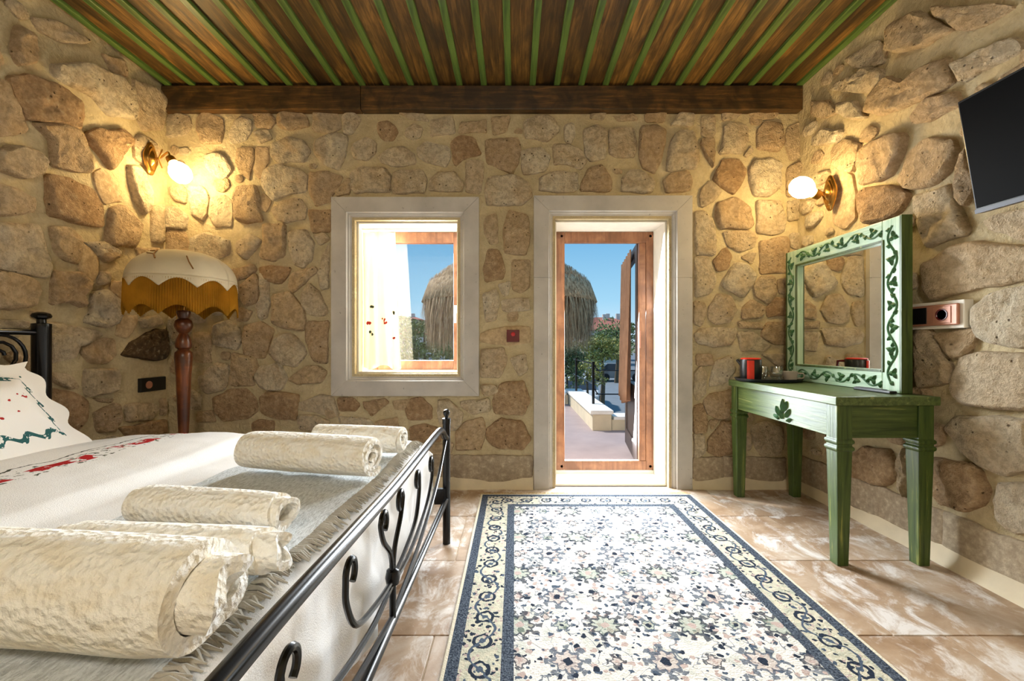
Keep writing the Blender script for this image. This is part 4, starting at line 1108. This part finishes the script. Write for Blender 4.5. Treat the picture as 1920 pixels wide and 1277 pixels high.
def glass(x, y, s, label):
    pr = [(0.018, 0), (0.024, 0.003), (0.038, 0.03), (0.040, 0.052), (0.033, 0.085), (0.0315, 0.085), (0.038, 0.052), (0.036, 0.031), (0.022, 0.006)]
    tag(MB().lathe([(r*s, z*s) for r, z in pr], 24, (x, y, TZ+0.0105)).build('tumbler', 'tumbler'), label, 'glass', 'drinking glasses on the tray')
glass(1.688, 2.905, 1.0, 'clear rounded glass nearest the kettle on the tray'); glass(1.725, 2.815, 1.05, 'clear rounded glass beside the beige cup on the tray')
cx_, cy_ = 1.808, 2.80
cup = thing('cup', (cx_, cy_, TZ+0.0105), 'beige ceramic cup on the tray', 'cup')
MB().lathe([(0.03, 0), (0.036, 0.004), (0.045, 0.058), (0.0425, 0.058), (0.034, 0.008)], 28, (cx_, cy_, TZ+0.0105)).build('bowl', 'ceramic', cup)
MB().tube(catmull([(cx_+0.03, cy_-0.028, TZ+0.058), (cx_+0.056, cy_-0.045, TZ+0.055), (cx_+0.056, cy_-0.045, TZ+0.03), (cx_+0.026, cy_-0.026, TZ+0.024)], 5), 0.004, 8).build('handle', 'ceramic', cup)
rem = thing('remote_control', (1.865, 2.22, TZ+0.001), 'slim black remote control lying before the mirror', 'remote')
box('body', (1.848, 2.10, TZ+0.001), (1.884, 2.33, TZ+0.015), 'black', rem, 0.004); box('key_panel', (1.853, 2.15, TZ+0.0152), (1.879, 2.32, TZ+0.0175), 'silver', rem, 0.001)

# ------------------------------------------------------------------ wall fittings
# television
tv = thing('television', (2.03, 1.43, 1.61), 'black flat television tilted on the wall above the green table', 'television')
rot = Matrix.Rotation(math.radians(-9.5), 4, 'Y'); tv_o = Vector((1.955, 1.79, 1.60))
def tbox(a, b, name, mat, bev=0.003):
    m = MB().box(a, b); m.v = [tv_o+(rot @ v) for v in m.v]; return m.build(name, mat, tv, smooth=False, bevel=bev)
tbox((-0.02, -0.82, 0), (0.02, 0, 0.475), 'casing', 'black'); tbox((-0.023, -0.81, 0.022), (-0.0195, -0.008, 0.466), 'screen', 'screen', 0); tbox((-0.024, -0.82, 0), (-0.019, 0, 0.018), 'silver_strip', 'silver', 0.001)
m = MB().box((1.965, 1.33, 1.74), (2.066, 1.45, 1.88)); m.build('wall_bracket', 'black', tv, smooth=False)
# sockets
s1 = thing('wall_socket', (XL+0.01, 2.98, 0.77), 'black double wall socket beside the floor lamp', 'socket')
box('plate', (XL-0.005, 2.875, 0.725), (XL+0.020, 3.085, 0.82), 'black', s1, 0.004)
MB().lathe([(0.026, 0), (0.026, 0.004), (0.02, 0.004), (0.02, 0.001)], 20, (XL+0.020, 2.94, 0.772), Matrix.Rotation(math.pi/2, 3, 'Y')).build('outlet', 'copper', s1)
SX = XR-0.042
s2 = thing('wall_socket', (SX, 2.03, 1.19), 'copper coloured double wall socket next to the mirror edge', 'socket')
box('back_box', (SX+0.001, 1.925, 1.125), (XR+0.01, 2.24, 1.255), 'plaster', s2, 0.004)
box('plate', (SX-0.014, 1.94, 1.14), (SX, 2.22, 1.24), 'copper', s2, 0.006); box('plate_inset', (SX-0.017, 1.968, 1.15), (SX-0.013, 2.055, 1.23), 'copper', s2, 0.003)
MB().lathe([(0.028, 0), (0.028, 0.003), (0.024, 0.003), (0.022, 0.0005)], 20, (SX-0.0165, 2.01, 1.19), Matrix.Rotation(-math.pi/2, 3, 'Y')).build('outlet', 'darkred', s2)
box('plate_inset', (SX-0.017, 2.085, 1.15), (SX-0.013, 2.19, 1.23), 'black', s2, 0.003)  # second outlet, black in place of the mirror's shadow on it
# small red indicator between window and door
ip = back_uv(962, 630)
ind = thing('alarm_indicator', (ip[0], BY-0.03, ip[1]), 'small square dark red indicator between the window and the door', 'indicator')
box('plate', (ip[0]-0.046, BY-0.042, ip[1]-0.044), (ip[0]+0.046, BY-0.004, ip[1]+0.044), 'darkred', ind, 0.003)
MB().lathe([(0.016, 0), (0.015, 0.006), (0.008, 0.010)], 14, (ip[0], BY-0.042, ip[1]+0.012), Matrix.Rotation(math.pi/2, 3, 'X')).build('lens', 'lamp_red', ind)

def sconce(base, n, bulb, bdir, label):
    base, n, bulb, bdir = Vector(base), Vector(n), Vector(bulb), Vector(bdir).normalized()
    t = thing('wall_sconce', base, label, 'lamp', 'brass wall sconces')
    up = Vector((0, 0, 1)); sd = up.cross(n); m = MB()
    V = []; prof = [(1.0, 0.0), (1.0, 0.008), (0.86, 0.016), (0.74, 0.014), (0.66, 0.022), (0.5, 0.020), (0.3, 0.034), (0.05, 0.040)]; K = 28
    for r, h in prof:
        for k in range(K):
            a = 2*math.pi*k/K; w = 0.052*(1+0.10*math.cos(4*a)); hh = 0.105*(1+0.08*abs(math.sin(a))**6)
            V.append(base+n*h+sd*r*w*math.cos(a)+up*r*hh*math.sin(a))
    m.add(V, [(i*K+k, i*K+(k+1) % K, (i+1)*K+(k+1) % K, (i+1)*K+k) for i in range(len(prof)-1) for k in range(K)]+[tuple(range(K-1, -1, -1)), tuple((len(prof)-1)*K+k for k in range(K))]); m.build('back_plate', 'brass', t)
    hold = bulb-bdir*0.085
    MB().tube(catmull([base+n*0.035, base+n*0.075+up*0.01, hold-bdir*0.045+up*0.02, hold-bdir*0.02], 6), 0.006, 8).build('arm', 'brass', t)
    c = base+n*0.06; cr = (sd*0.35+up*(-0.6)).normalized()*0.06
    MB().tube([c-n*0.0+cr, c, c-cr+n*0.05], 0.0045, 8).build('cross_bar', 'brass', t)
    q = bdir.to_track_quat('Z', 'Y').to_matrix()
    MB().lathe([(0.012, -0.028), (0.026, -0.022), (0.030, 0.0), (0.030, 0.022), (0.026, 0.022)], 20, hold, q).build('holder', 'brass', t)
    MB().lathe([(0.020, 0.024), (0.030, 0.034), (0.050, 0.06), (0.063, 0.09), (0.064, 0.12), (0.054, 0.152), (0.034, 0.172), (0.006, 0.18)], 24, hold, q).build('bulb', 'bulb', t)
sconce((XL+0.035, 2.93, 2.325), (1, 0, 0), (-2.285, 2.90, 2.235), (0.55, -0.05, -0.75), 'lit brass wall sconce above the fringed floor lamp')
sconce((XR-0.055, 2.72, 2.015), (-1, 0, 0), (1.83, 2.69, 2.03), (-0.85, -0.1, 0.32), 'lit brass wall sconce above the green mirror')

# globe lamp added behind the viewpoint, out of view, as fill light
rl = thing('added_fill_lamp', (-0.1, -1.1, ZC), 'unseen opal globe lamp added for fill light in the rear half of the room', 'lamp')
MB().lathe([(0.06, 0.0), (0.06, -0.02), (0.012, -0.03), (0.012, -0.16), (0.05, -0.17), (0.05, -0.19)], 20, (-0.1, -1.1, ZC-0.023)).build('mount', 'brass', rl)
MB().lathe([(0.21*math.sin(math.pi*k/14)+0.001, -0.21*math.cos(math.pi*k/14)) for k in range(15)], 28, (-0.1, -1.1, ZC-0.40)).build('globe', 'globe', rl)

# ------------------------------------------------------------------ floor lamp
LX, LY = -2.095, 2.70
fl = thing('floor_lamp', (LX, LY, 0), 'turned wooden floor lamp with a fringed ivory dome shade in the corner', 'lamp')
MB().lathe([(0.16, 0), (0.165, 0.02), (0.15, 0.04), (0.09, 0.055), (0.04, 0.07)], 28, (LX, LY, 0)).build('base', 'lampwood', fl)
MB().lathe([(0.036, 0.071), (0.030, 0.10), (0.026, 0.45), (0.040, 0.85), (0.049, 0.97), (0.046, 1.0), (0.034, 1.012), (0.030, 1.02), (0.042, 1.03), (0.045, 1.05), (0.040, 1.08), (0.030, 1.105), (0.022, 1.12), (0.036, 1.135), (0.048, 1.16), (0.050, 1.175), (0.044, 1.20), (0.026, 1.215), (0.030, 1.225), (0.038, 1.25), (0.036, 1.262), (0.012, 1.266)], 28, (LX, LY, 0)).build('pole', 'lampwood', fl)
MB().tube([(LX, LY, 1.264), (LX, LY, 1.60)], 0.008, 8).build('stem', 'brass', fl)
MB().tube([(LX-0.035, LY-0.01, 1.42), (LX-0.035, LY-0.01, 1.19)], 0.003, 6).build('pull_chain', 'brass', fl)
SR = 0.285; NS = 10
def scal(a): return abs(math.sin(a*NS/2+0.3))
def shade(u, v):
    a = 2*math.pi*u; t = v
    r = SR*math.sin(min(1, 0.06+0.94*t)*math.pi/2)**0.9; z = 1.635-0.185*(1-math.cos(t*math.pi/2))**1.0
    rib = 1-0.018*scal(a)*t; return Vector((LX+r*rib*math.cos(a), LY+r*rib*math.sin(a), z))
MB().grid(shade, 96, 14).build('shade', 'shade', fl, solid=0.003)
def skirt_(z0, z1, amp0, amp1, rk):
    def f(u, v):
        a = 2*math.pi*u; zt = z0; zb = z1-amp1*scal(a); z = zt+(zb-zt)*v; r = SR*(rk+0.012*v)-0.004*scal(a)
        return Vector((LX+r*math.cos(a), LY+r*math.sin(a), z))
    return f
MB().grid(skirt_(1.455, 1.385, 0, -0.052, 1.0), 192, 4).build('lace_band', 'shade', fl, solid=0.003)
def fringe_(u, v):
    a = 2*math.pi*u; zt = 1.44; zb = 1.225+0.055*scal(a); z = zt+(zb-zt)*v; r = SR*(0.988+0.02*v)+0.004*math.sin(a*140)
    return Vector((LX+r*math.cos(a), LY+r*math.sin(a), z))
o = MB().grid(fringe_, 560, 4).build('fringe', 'shade_gold', fl, solid=0.002, ang=80); o['kind'] = 'stuff'
def on_shade(u, v): p = shade(u, v); return p+(p-Vector((LX, LY, 1.38))).normalized()*0.006
u0 = 0.735
MB().tube([on_shade(u0+0.0, 0.36), on_shade(u0+0.012, 0.45), on_shade(u0+0.02, 0.55), on_shade(u0+0.035, 0.66)], 0.004, 6).build('embroidery', 'twig', fl)
MB().tube([on_shade(u0-0.02, 0.50), on_shade(u0+0.0, 0.52), on_shade(u0+0.018, 0.54)], 0.003, 6).build('embroidery', 'twig', fl)
MB().tube([on_shade(u0-0.03, 0.40), on_shade(u0-0.01, 0.41), on_shade(u0+0.006, 0.42)], 0.003, 6).build('embroidery', 'twig', fl)
MB().tube([on_shade(u0+0.13, 0.55), on_shade(u0+0.135, 0.7), on_shade(u0+0.145, 0.85)], 0.004, 6).build('embroidery', 'twig', fl)

# ------------------------------------------------------------------ outside
M['paving'] = plain('mauve grey paving', C(168, 152, 150), 0.8, var=0.1, scale=3, bump=0.2)
M['render'] = plain('cream render', C(214, 200, 172), 0.85, var=0.1, scale=4, bump=0.2)
M['cap'] = plain('white stone cap', C(236, 232, 224), 0.8, var=0.04)
M['asphalt'] = plain('grey asphalt', C(120, 126, 130), 0.9, var=0.1, scale=2)
M['scrub'] = plain('dry hill scrub', C(136, 132, 108), 0.95, var=0.3, scale=0.3)
M['housewall'] = plain('house wall', C(206, 196, 184), 0.85, var=0.08, scale=2)
M['rooftile'] = plain('red roof tile', C(178, 106, 88), 0.85, var=0.15, scale=3)
M['darkglass'] = plain('dark window', C(56, 62, 70), 0.2)
M['carwhite'] = plain('white car paint', C(226, 228, 230), 0.2, var=0.02)
M['cargrey'] = plain('grey car paint', C(140, 138, 138), 0.2, 0.3, var=0.03)
M['tyre'] = plain('tyre rubber', C(26, 26, 28), 0.8)
M['bark'] = plain('bark', C(92, 78, 60), 0.9, var=0.3)
def leaf_mat(name, a, b, c):
    t = NT(name); v = t.coord(); nz = t.noise(v, 5.0, 5, 0.75); return t.done(t.ramp(nz, [(0.3, a), (0.5, b), (0.7, c)]), 0.7)
M['leaf1'] = leaf_mat('olive leaves', C(58, 72, 44), C(120, 134, 78), C(178, 184, 118))
M['leaf2'] = leaf_mat('yellow green leaves', C(82, 86, 44), C(154, 152, 78), C(204, 196, 120))
M['leaf3'] = leaf_mat('dark leaves', C(46, 60, 42), C(90, 106, 64), C(134, 146, 94))
def straw_mat():
    t = NT('dry straw'); v = t.coord(scale=(9, 9, 1.5)); n = t.noise(v, 3, 6, 0.8)
    return t.done(t.ramp(n, [(0.3, C(84, 60, 38)), (0.5, C(176, 142, 104)), (0.68, C(236, 208, 166))]), 0.9)
M['straw'] = straw_mat()
tag(box('ground_terrace', (-6.0, BY+WT, -2.0), (1.20, 7.75, 0.0), 'paving'), 'mauve grey terrace paving outside the door', 'terrace', kind='structure')
tag(box('ground_landing', (1.20, BY+WT, -2.0), (4.0, 5.50, 0.0), 'paving'), 'paved landing to the right of the terrace walkway', 'terrace', kind='structure')
tag(box('ground_street', (-150, 3.6, -2.3), (150, 300, -2.0), 'asphalt'), 'grey asphalt street below the terrace', 'street', kind='structure')
pw = thing('wall_parapet', (1.05, 6.5, 0), 'low rendered parapet with white cap along the terrace', 'parapet', kind='structure')
box('wall_body', (0.95, 5.20, 0), (1.18, 7.74, 0.20), 'render', pw); box('cap', (0.92, 5.17, 0.20), (1.20, 7.75, 0.25), 'cap', pw, 0.008)
pw2 = thing('wall_kerb', (2.4, 5.3, 0), 'low rendered kerb wall turning right from the parapet', 'parapet', kind='structure')
box('wall_body', (1.19, 5.22, 0), (3.9, 5.46, 0.13), 'render', pw2); box('cap', (1.21, 5.20, 0.13), (3.95, 5.49, 0.17), 'cap', pw2, 0.006)
pw3 = thing('wall_edge', (-2.4, 7.6, 0), 'low rendered parapet along the far terrace edge', 'parapet', kind='structure')
box('wall_body', (-5.9, 7.52, 0), (0.94, 7.72, 0.16), 'render', pw3); box('cap', (-5.9, 7.50, 0.16), (0.915, 7.74, 0.20), 'cap', pw3, 0.006)
rail1 = thing('railing', (1.06, 6.4, 0.25), 'thin black metal railing on the parapet beside the walkway', 'railing')
for y in (5.76, 7.35): box('post', (1.045, y-0.016, 0.25), (1.077, y+0.016, 0.82), 'iron', rail1)
for z in (0.52, 0.79): MB().tube([(1.061, 5.776, z), (1.061, 7.70, z)], 0.009, 6).build('rail', 'iron', rail1)
for z in (0.38, 0.70): MB().tube(catmull([(1.08, 5.76, z+0.07), (1.12, 5.76, z+0.01), (1.2, 5.76, z), (2.3, 5.76, z)], 4), 0.009, 6).build('rail', 'iron', rail1)
box('post', (2.30, 5.744, -2.0), (2.332, 5.776, 0.82), 'iron', rail1)
rail2 = thing('railing', (-2.4, 7.62, 0.2), 'thin black metal railing along the far terrace edge', 'railing')
for x in np.arange(-5.6, 1.0, 1.25): box('post', (x-0.014, 7.606, 0.20), (x+0.014, 7.634, 0.76), 'iron', rail2)
for z in (0.50, 0.74): MB().tube([(-5.7, 7.62, z), (0.93, 7.62, z)], 0.011, 6).build('rail', 'iron', rail2)
# parasol
PX, PY = -0.12, 10.0
par = thing('straw_parasol', (PX, PY, -2.0), 'shaggy two tiered straw parasol outside the window and door', 'parasol')
MB().lathe([(0.06, 0), (0.05, 2.0), (0.045, 4.75)], 12, (PX, PY, -2.0)).build('pole', 'bark', par)
prof1 = [(0.02, 2.93), (0.7, 2.90), (1.4, 2.74), (1.85, 2.42), (2.0, 2.0)]
MB().lathe(prof1, 32, (PX, PY, 0), close=False).build('canopy', 'straw', par, solid=0.05)
m = MB(); rs = random.Random(3)
def profz(r):
    for (r0, z0), (r1, z1) in zip(prof1, prof1[1:]):
        if r0 <= r <= r1: return z0+(z1-z0)*(r-r0)/(r1-r0)
    return 2.0
for k in range(14000):
    a = rs.uniform(0, 2*math.pi); tier = rs.random()
    if tier < 0.55: r = 0.15+1.85*rs.random()**0.6; L = rs.uniform(0.25, 0.55); z = profz(min(r, 2.0))+0.03
    else: r = rs.uniform(1.72, 1.95); z = rs.uniform(1.75, 2.1); L = rs.uniform(0.5, 1.05)
    sl = 0.9 if r < 1.2 else 0.45; r1 = min(r+L*sl*0.6, 2.12+rs.uniform(-0.03, 0.03)) if tier < 0.55 else r+rs.uniform(-0.08, 0.08)
    z1 = (profz(min(r1, 2.0))-max(0, r1-1.85)*1.6-rs.uniform(0, 0.25) if tier < 0.55 else z-L)
    a1 = a+rs.uniform(-0.05, 0.05); w = rs.uniform(0.010, 0.020)/max(r, 0.4); z += rs.uniform(0, 0.08) if tier < 0.55 else 0
    p = [(PX+r*math.cos(a-w), PY+r*math.sin(a-w), z), (PX+r*math.cos(a+w), PY+r*math.sin(a+w), z), (PX+r1*math.cos(a1), PY+r1*math.sin(a1), z1)]
    m.add(p, [(0, 1, 2)])
o = m.build('thatch', 'straw', par, smooth=False); o['kind'] = 'stuff'
# shrubs and trees
def shrub(name, c, r, n, size, mat, label, base, seed, cat='tree'):
    rs = random.Random(seed); c = Vector(c); t = thing(name, (c.x, c.y, base), label, cat, 'trees below the terrace')
    MB().tube([(c.x, c.y, base), (c.x+0.05*r[0], c.y, (base+c.z)/2), (c.x, c.y, c.z+0.3*r[2])], [0.09*r[0], 0.06*r[0], 0.02*r[0]], 8).build('trunk', 'bark', t)
    m = MB(); lumps = [(Vector((rs.uniform(-0.6, 0.6)*r[0], rs.uniform(-0.6, 0.6)*r[1], rs.uniform(-0.7, 0.6)*r[2])), rs.uniform(0.3, 0.55)) for _ in range(14)]
    for k in range(n):
        l, q = rs.choice(lumps); d = Vector((rs.gauss(0, 1), rs.gauss(0, 1), rs.gauss(0, 1))).normalized()
        p = c+l+Vector((d.x*r[0], d.y*r[1], d.z*r[2]))*q*rs.uniform(0.6, 1.0)
        e1 = Vector((rs.gauss(0, 1), rs.gauss(0, 1), rs.gauss(0, 1))).normalized()*size*rs.uniform(0.6, 1.3); e2 = e1.cross(Vector((rs.gauss(0, 1), rs.gauss(0, 1), rs.gauss(0, 1)))).normalized()*size*0.4
        m.add([p-e1, p+e2, p+e1, p-e2], [(0, 1, 2, 3)])
    o = m.build('foliage', mat, t, smooth=False); o['kind'] = 'stuff'
shrub('olive_tree', W(795, 640, 14), (1.15, 0.9, 1.0), 2600, 0.075, 'leaf1', 'olive green leafy tree seen through the window', -2.0, 1)
shrub('olive_tree', W(880, 655, 16), (1.3, 0.9, 0.8), 1800, 0.085, 'leaf2', 'yellowish bushy tree beneath the straw parasol', -2.0, 2)
shrub('garden_tree', W(1062, 675, 15), (0.75, 0.6, 0.95), 1800, 0.07, 'leaf3', 'dark leafy tree beside the door frame below the parasol', -2.0, 3)
shrub('garden_tree', W(1128, 662, 19), (1.5, 0.9, 0.85), 2600, 0.085, 'leaf2', 'sunlit yellow green tree behind the walkway railing', -2.0, 4)
shrub('garden_tree', W(1156, 628, 34), (2.2, 1.2, 1.3), 2000, 0.14, 'leaf1', 'dark round tree in front of the red roofed house', -2.0, 5)
shrub('garden_tree', W(1100, 700, 17), (0.9, 0.6, 0.6), 1300, 0.07, 'leaf2', 'low yellow green bush above the white car', -2.0, 6)
shrub('garden_tree', W(730, 660, 20), (1.6, 1.0, 0.9), 1300, 0.10, 'leaf3', 'dark hedge tree behind the window curtain', -2.0, 7)
# houses
def house(c, w, d, z1, z2, label, roof='rooftile', nwin=3, chim=1):
    x, y = c; t = thing('house', (x, y, -2.0), label, 'house', 'houses beyond the street')
    box('wall', (x-w/2, y-d/2, -2), (x+w/2, y+d/2, z1), 'housewall', t)
    o = 0.35; e = [(x-w/2-o, y-d/2-o, z1), (x+w/2+o, y-d/2-o, z1), (x+w/2+o, y+d/2+o, z1), (x-w/2-o, y+d/2+o, z1)]
    MB().add(e+[(x-w*0.18, y, z2), (x+w*0.18, y, z2)]+[(p[0], p[1], p[2]-0.15) for p in e], [(0, 1, 5, 4), (1, 2, 5), (2, 3, 4, 5), (3, 0, 4), (6, 7, 1, 0), (7, 8, 2, 1), (8, 9, 3, 2), (9, 6, 0, 3), (9, 8, 7, 6)]).build('roof', roof, t, smooth=False)
    for k in range(nwin):
        wx = x-w/2+w*(k+0.5)/nwin; f = box('window', (wx-0.55, y-d/2-0.06, z1-2.0), (wx+0.55, y-d/2+0.02, z1-0.6), 'cap', t)
        box('pane', (wx-0.45, y-d/2-0.08, z1-1.9), (wx+0.45, y-d/2-0.05, z1-0.7), 'darkglass', f)
    for k in range(chim):
        cx0 = x+w*(0.1+0.22*k); box('chimney', (cx0-0.35, y-0.35, z2-0.8), (cx0+0.35, y+0.35, z2+0.7), 'housewall', t)
house((13.3, 66), 6.4, 7, 3.2, 5.0, 'near house with red tiled roof seen through the door')
house((17.4, 84), 9, 7, 4.8, 6.4, 'taller house with red roof and two chimneys behind the near house', chim=2)
house((-22.5, 92), 6, 8, 6.2, 7.0, 'tall pale house on the slope seen through the window', nwin=4)
house((-17.5, 70), 5.5, 8, 2.8, 3.6, 'lower pale house beneath the hill seen through the window', nwin=3)
def hill(u, v):
    x = -160+320*u; y = 150+90*v; z = -2+(13+3.0*noise.noise(Vector((x*0.02, 3, 0)))+1.2*noise.noise(Vector((x*0.11, 7, 0))))*math.sin(v*math.pi/2)*(1.0 if x < 5 else max(0.35, 1-(x-5)*0.03))
    return Vector((x, y, z))
tag(MB().grid(hill, 120, 10).build('ground_hill', 'scrub'), 'dry scrubby hill on the horizon', 'hill', kind='structure')
# cars
def car(c, rz, mat, label):
    t = thing('car', (c[0], c[1], -2.0), label, 'car', 'cars on the street'); t.rotation_euler.z = rz
    def ext(P, y0, y1, name, mt, bev=0.05):
        n = len(P); m = MB().add([(x, y0, z) for x, z in P]+[(x, y1, z) for x, z in P], [tuple(range(n)), tuple(range(2*n-1, n-1, -1))]+[(i, (i+1) % n, n+(i+1) % n, n+i) for i in range(n)])
        o = m.build(name, mt, None, smooth=False, bevel=bev); o.parent = t
    ext([(-2.1, 0.3), (2.1, 0.3), (2.15, 0.62), (1.9, 0.80), (1.0, 0.90), (-1.9, 0.95), (-2.15, 0.7)], -0.85, 0.85, 'body', mat)
    ext([(1.0, 0.88), (0.35, 1.40), (-1.2, 1.44), (-1.85, 0.94)], -0.74, 0.74, 'cabin', 'darkglass'); ext([(0.3, 1.40), (0.2, 1.47), (-1.1, 1.49), (-1.2, 1.43)], -0.68, 0.68, 'roof', mat, 0.02)
    for x in (-1.35, 1.35):
        for y in (-0.8, 0.8):
            m = MB().lathe([(0.32, -0.1), (0.34, -0.05), (0.34, 0.05), (0.32, 0.1)], 18, (x, y, 0.34), Matrix.Rotation(math.pi/2, 3, 'X')); o = m.build('wheel', 'tyre', None); o.parent = t
car((3.35, 21.5), math.radians(80), 'carwhite', 'white car parked just beyond the terrace railing')
car((8.6, 36.0), math.radians(12), 'cargrey', 'grey car parked across the street')
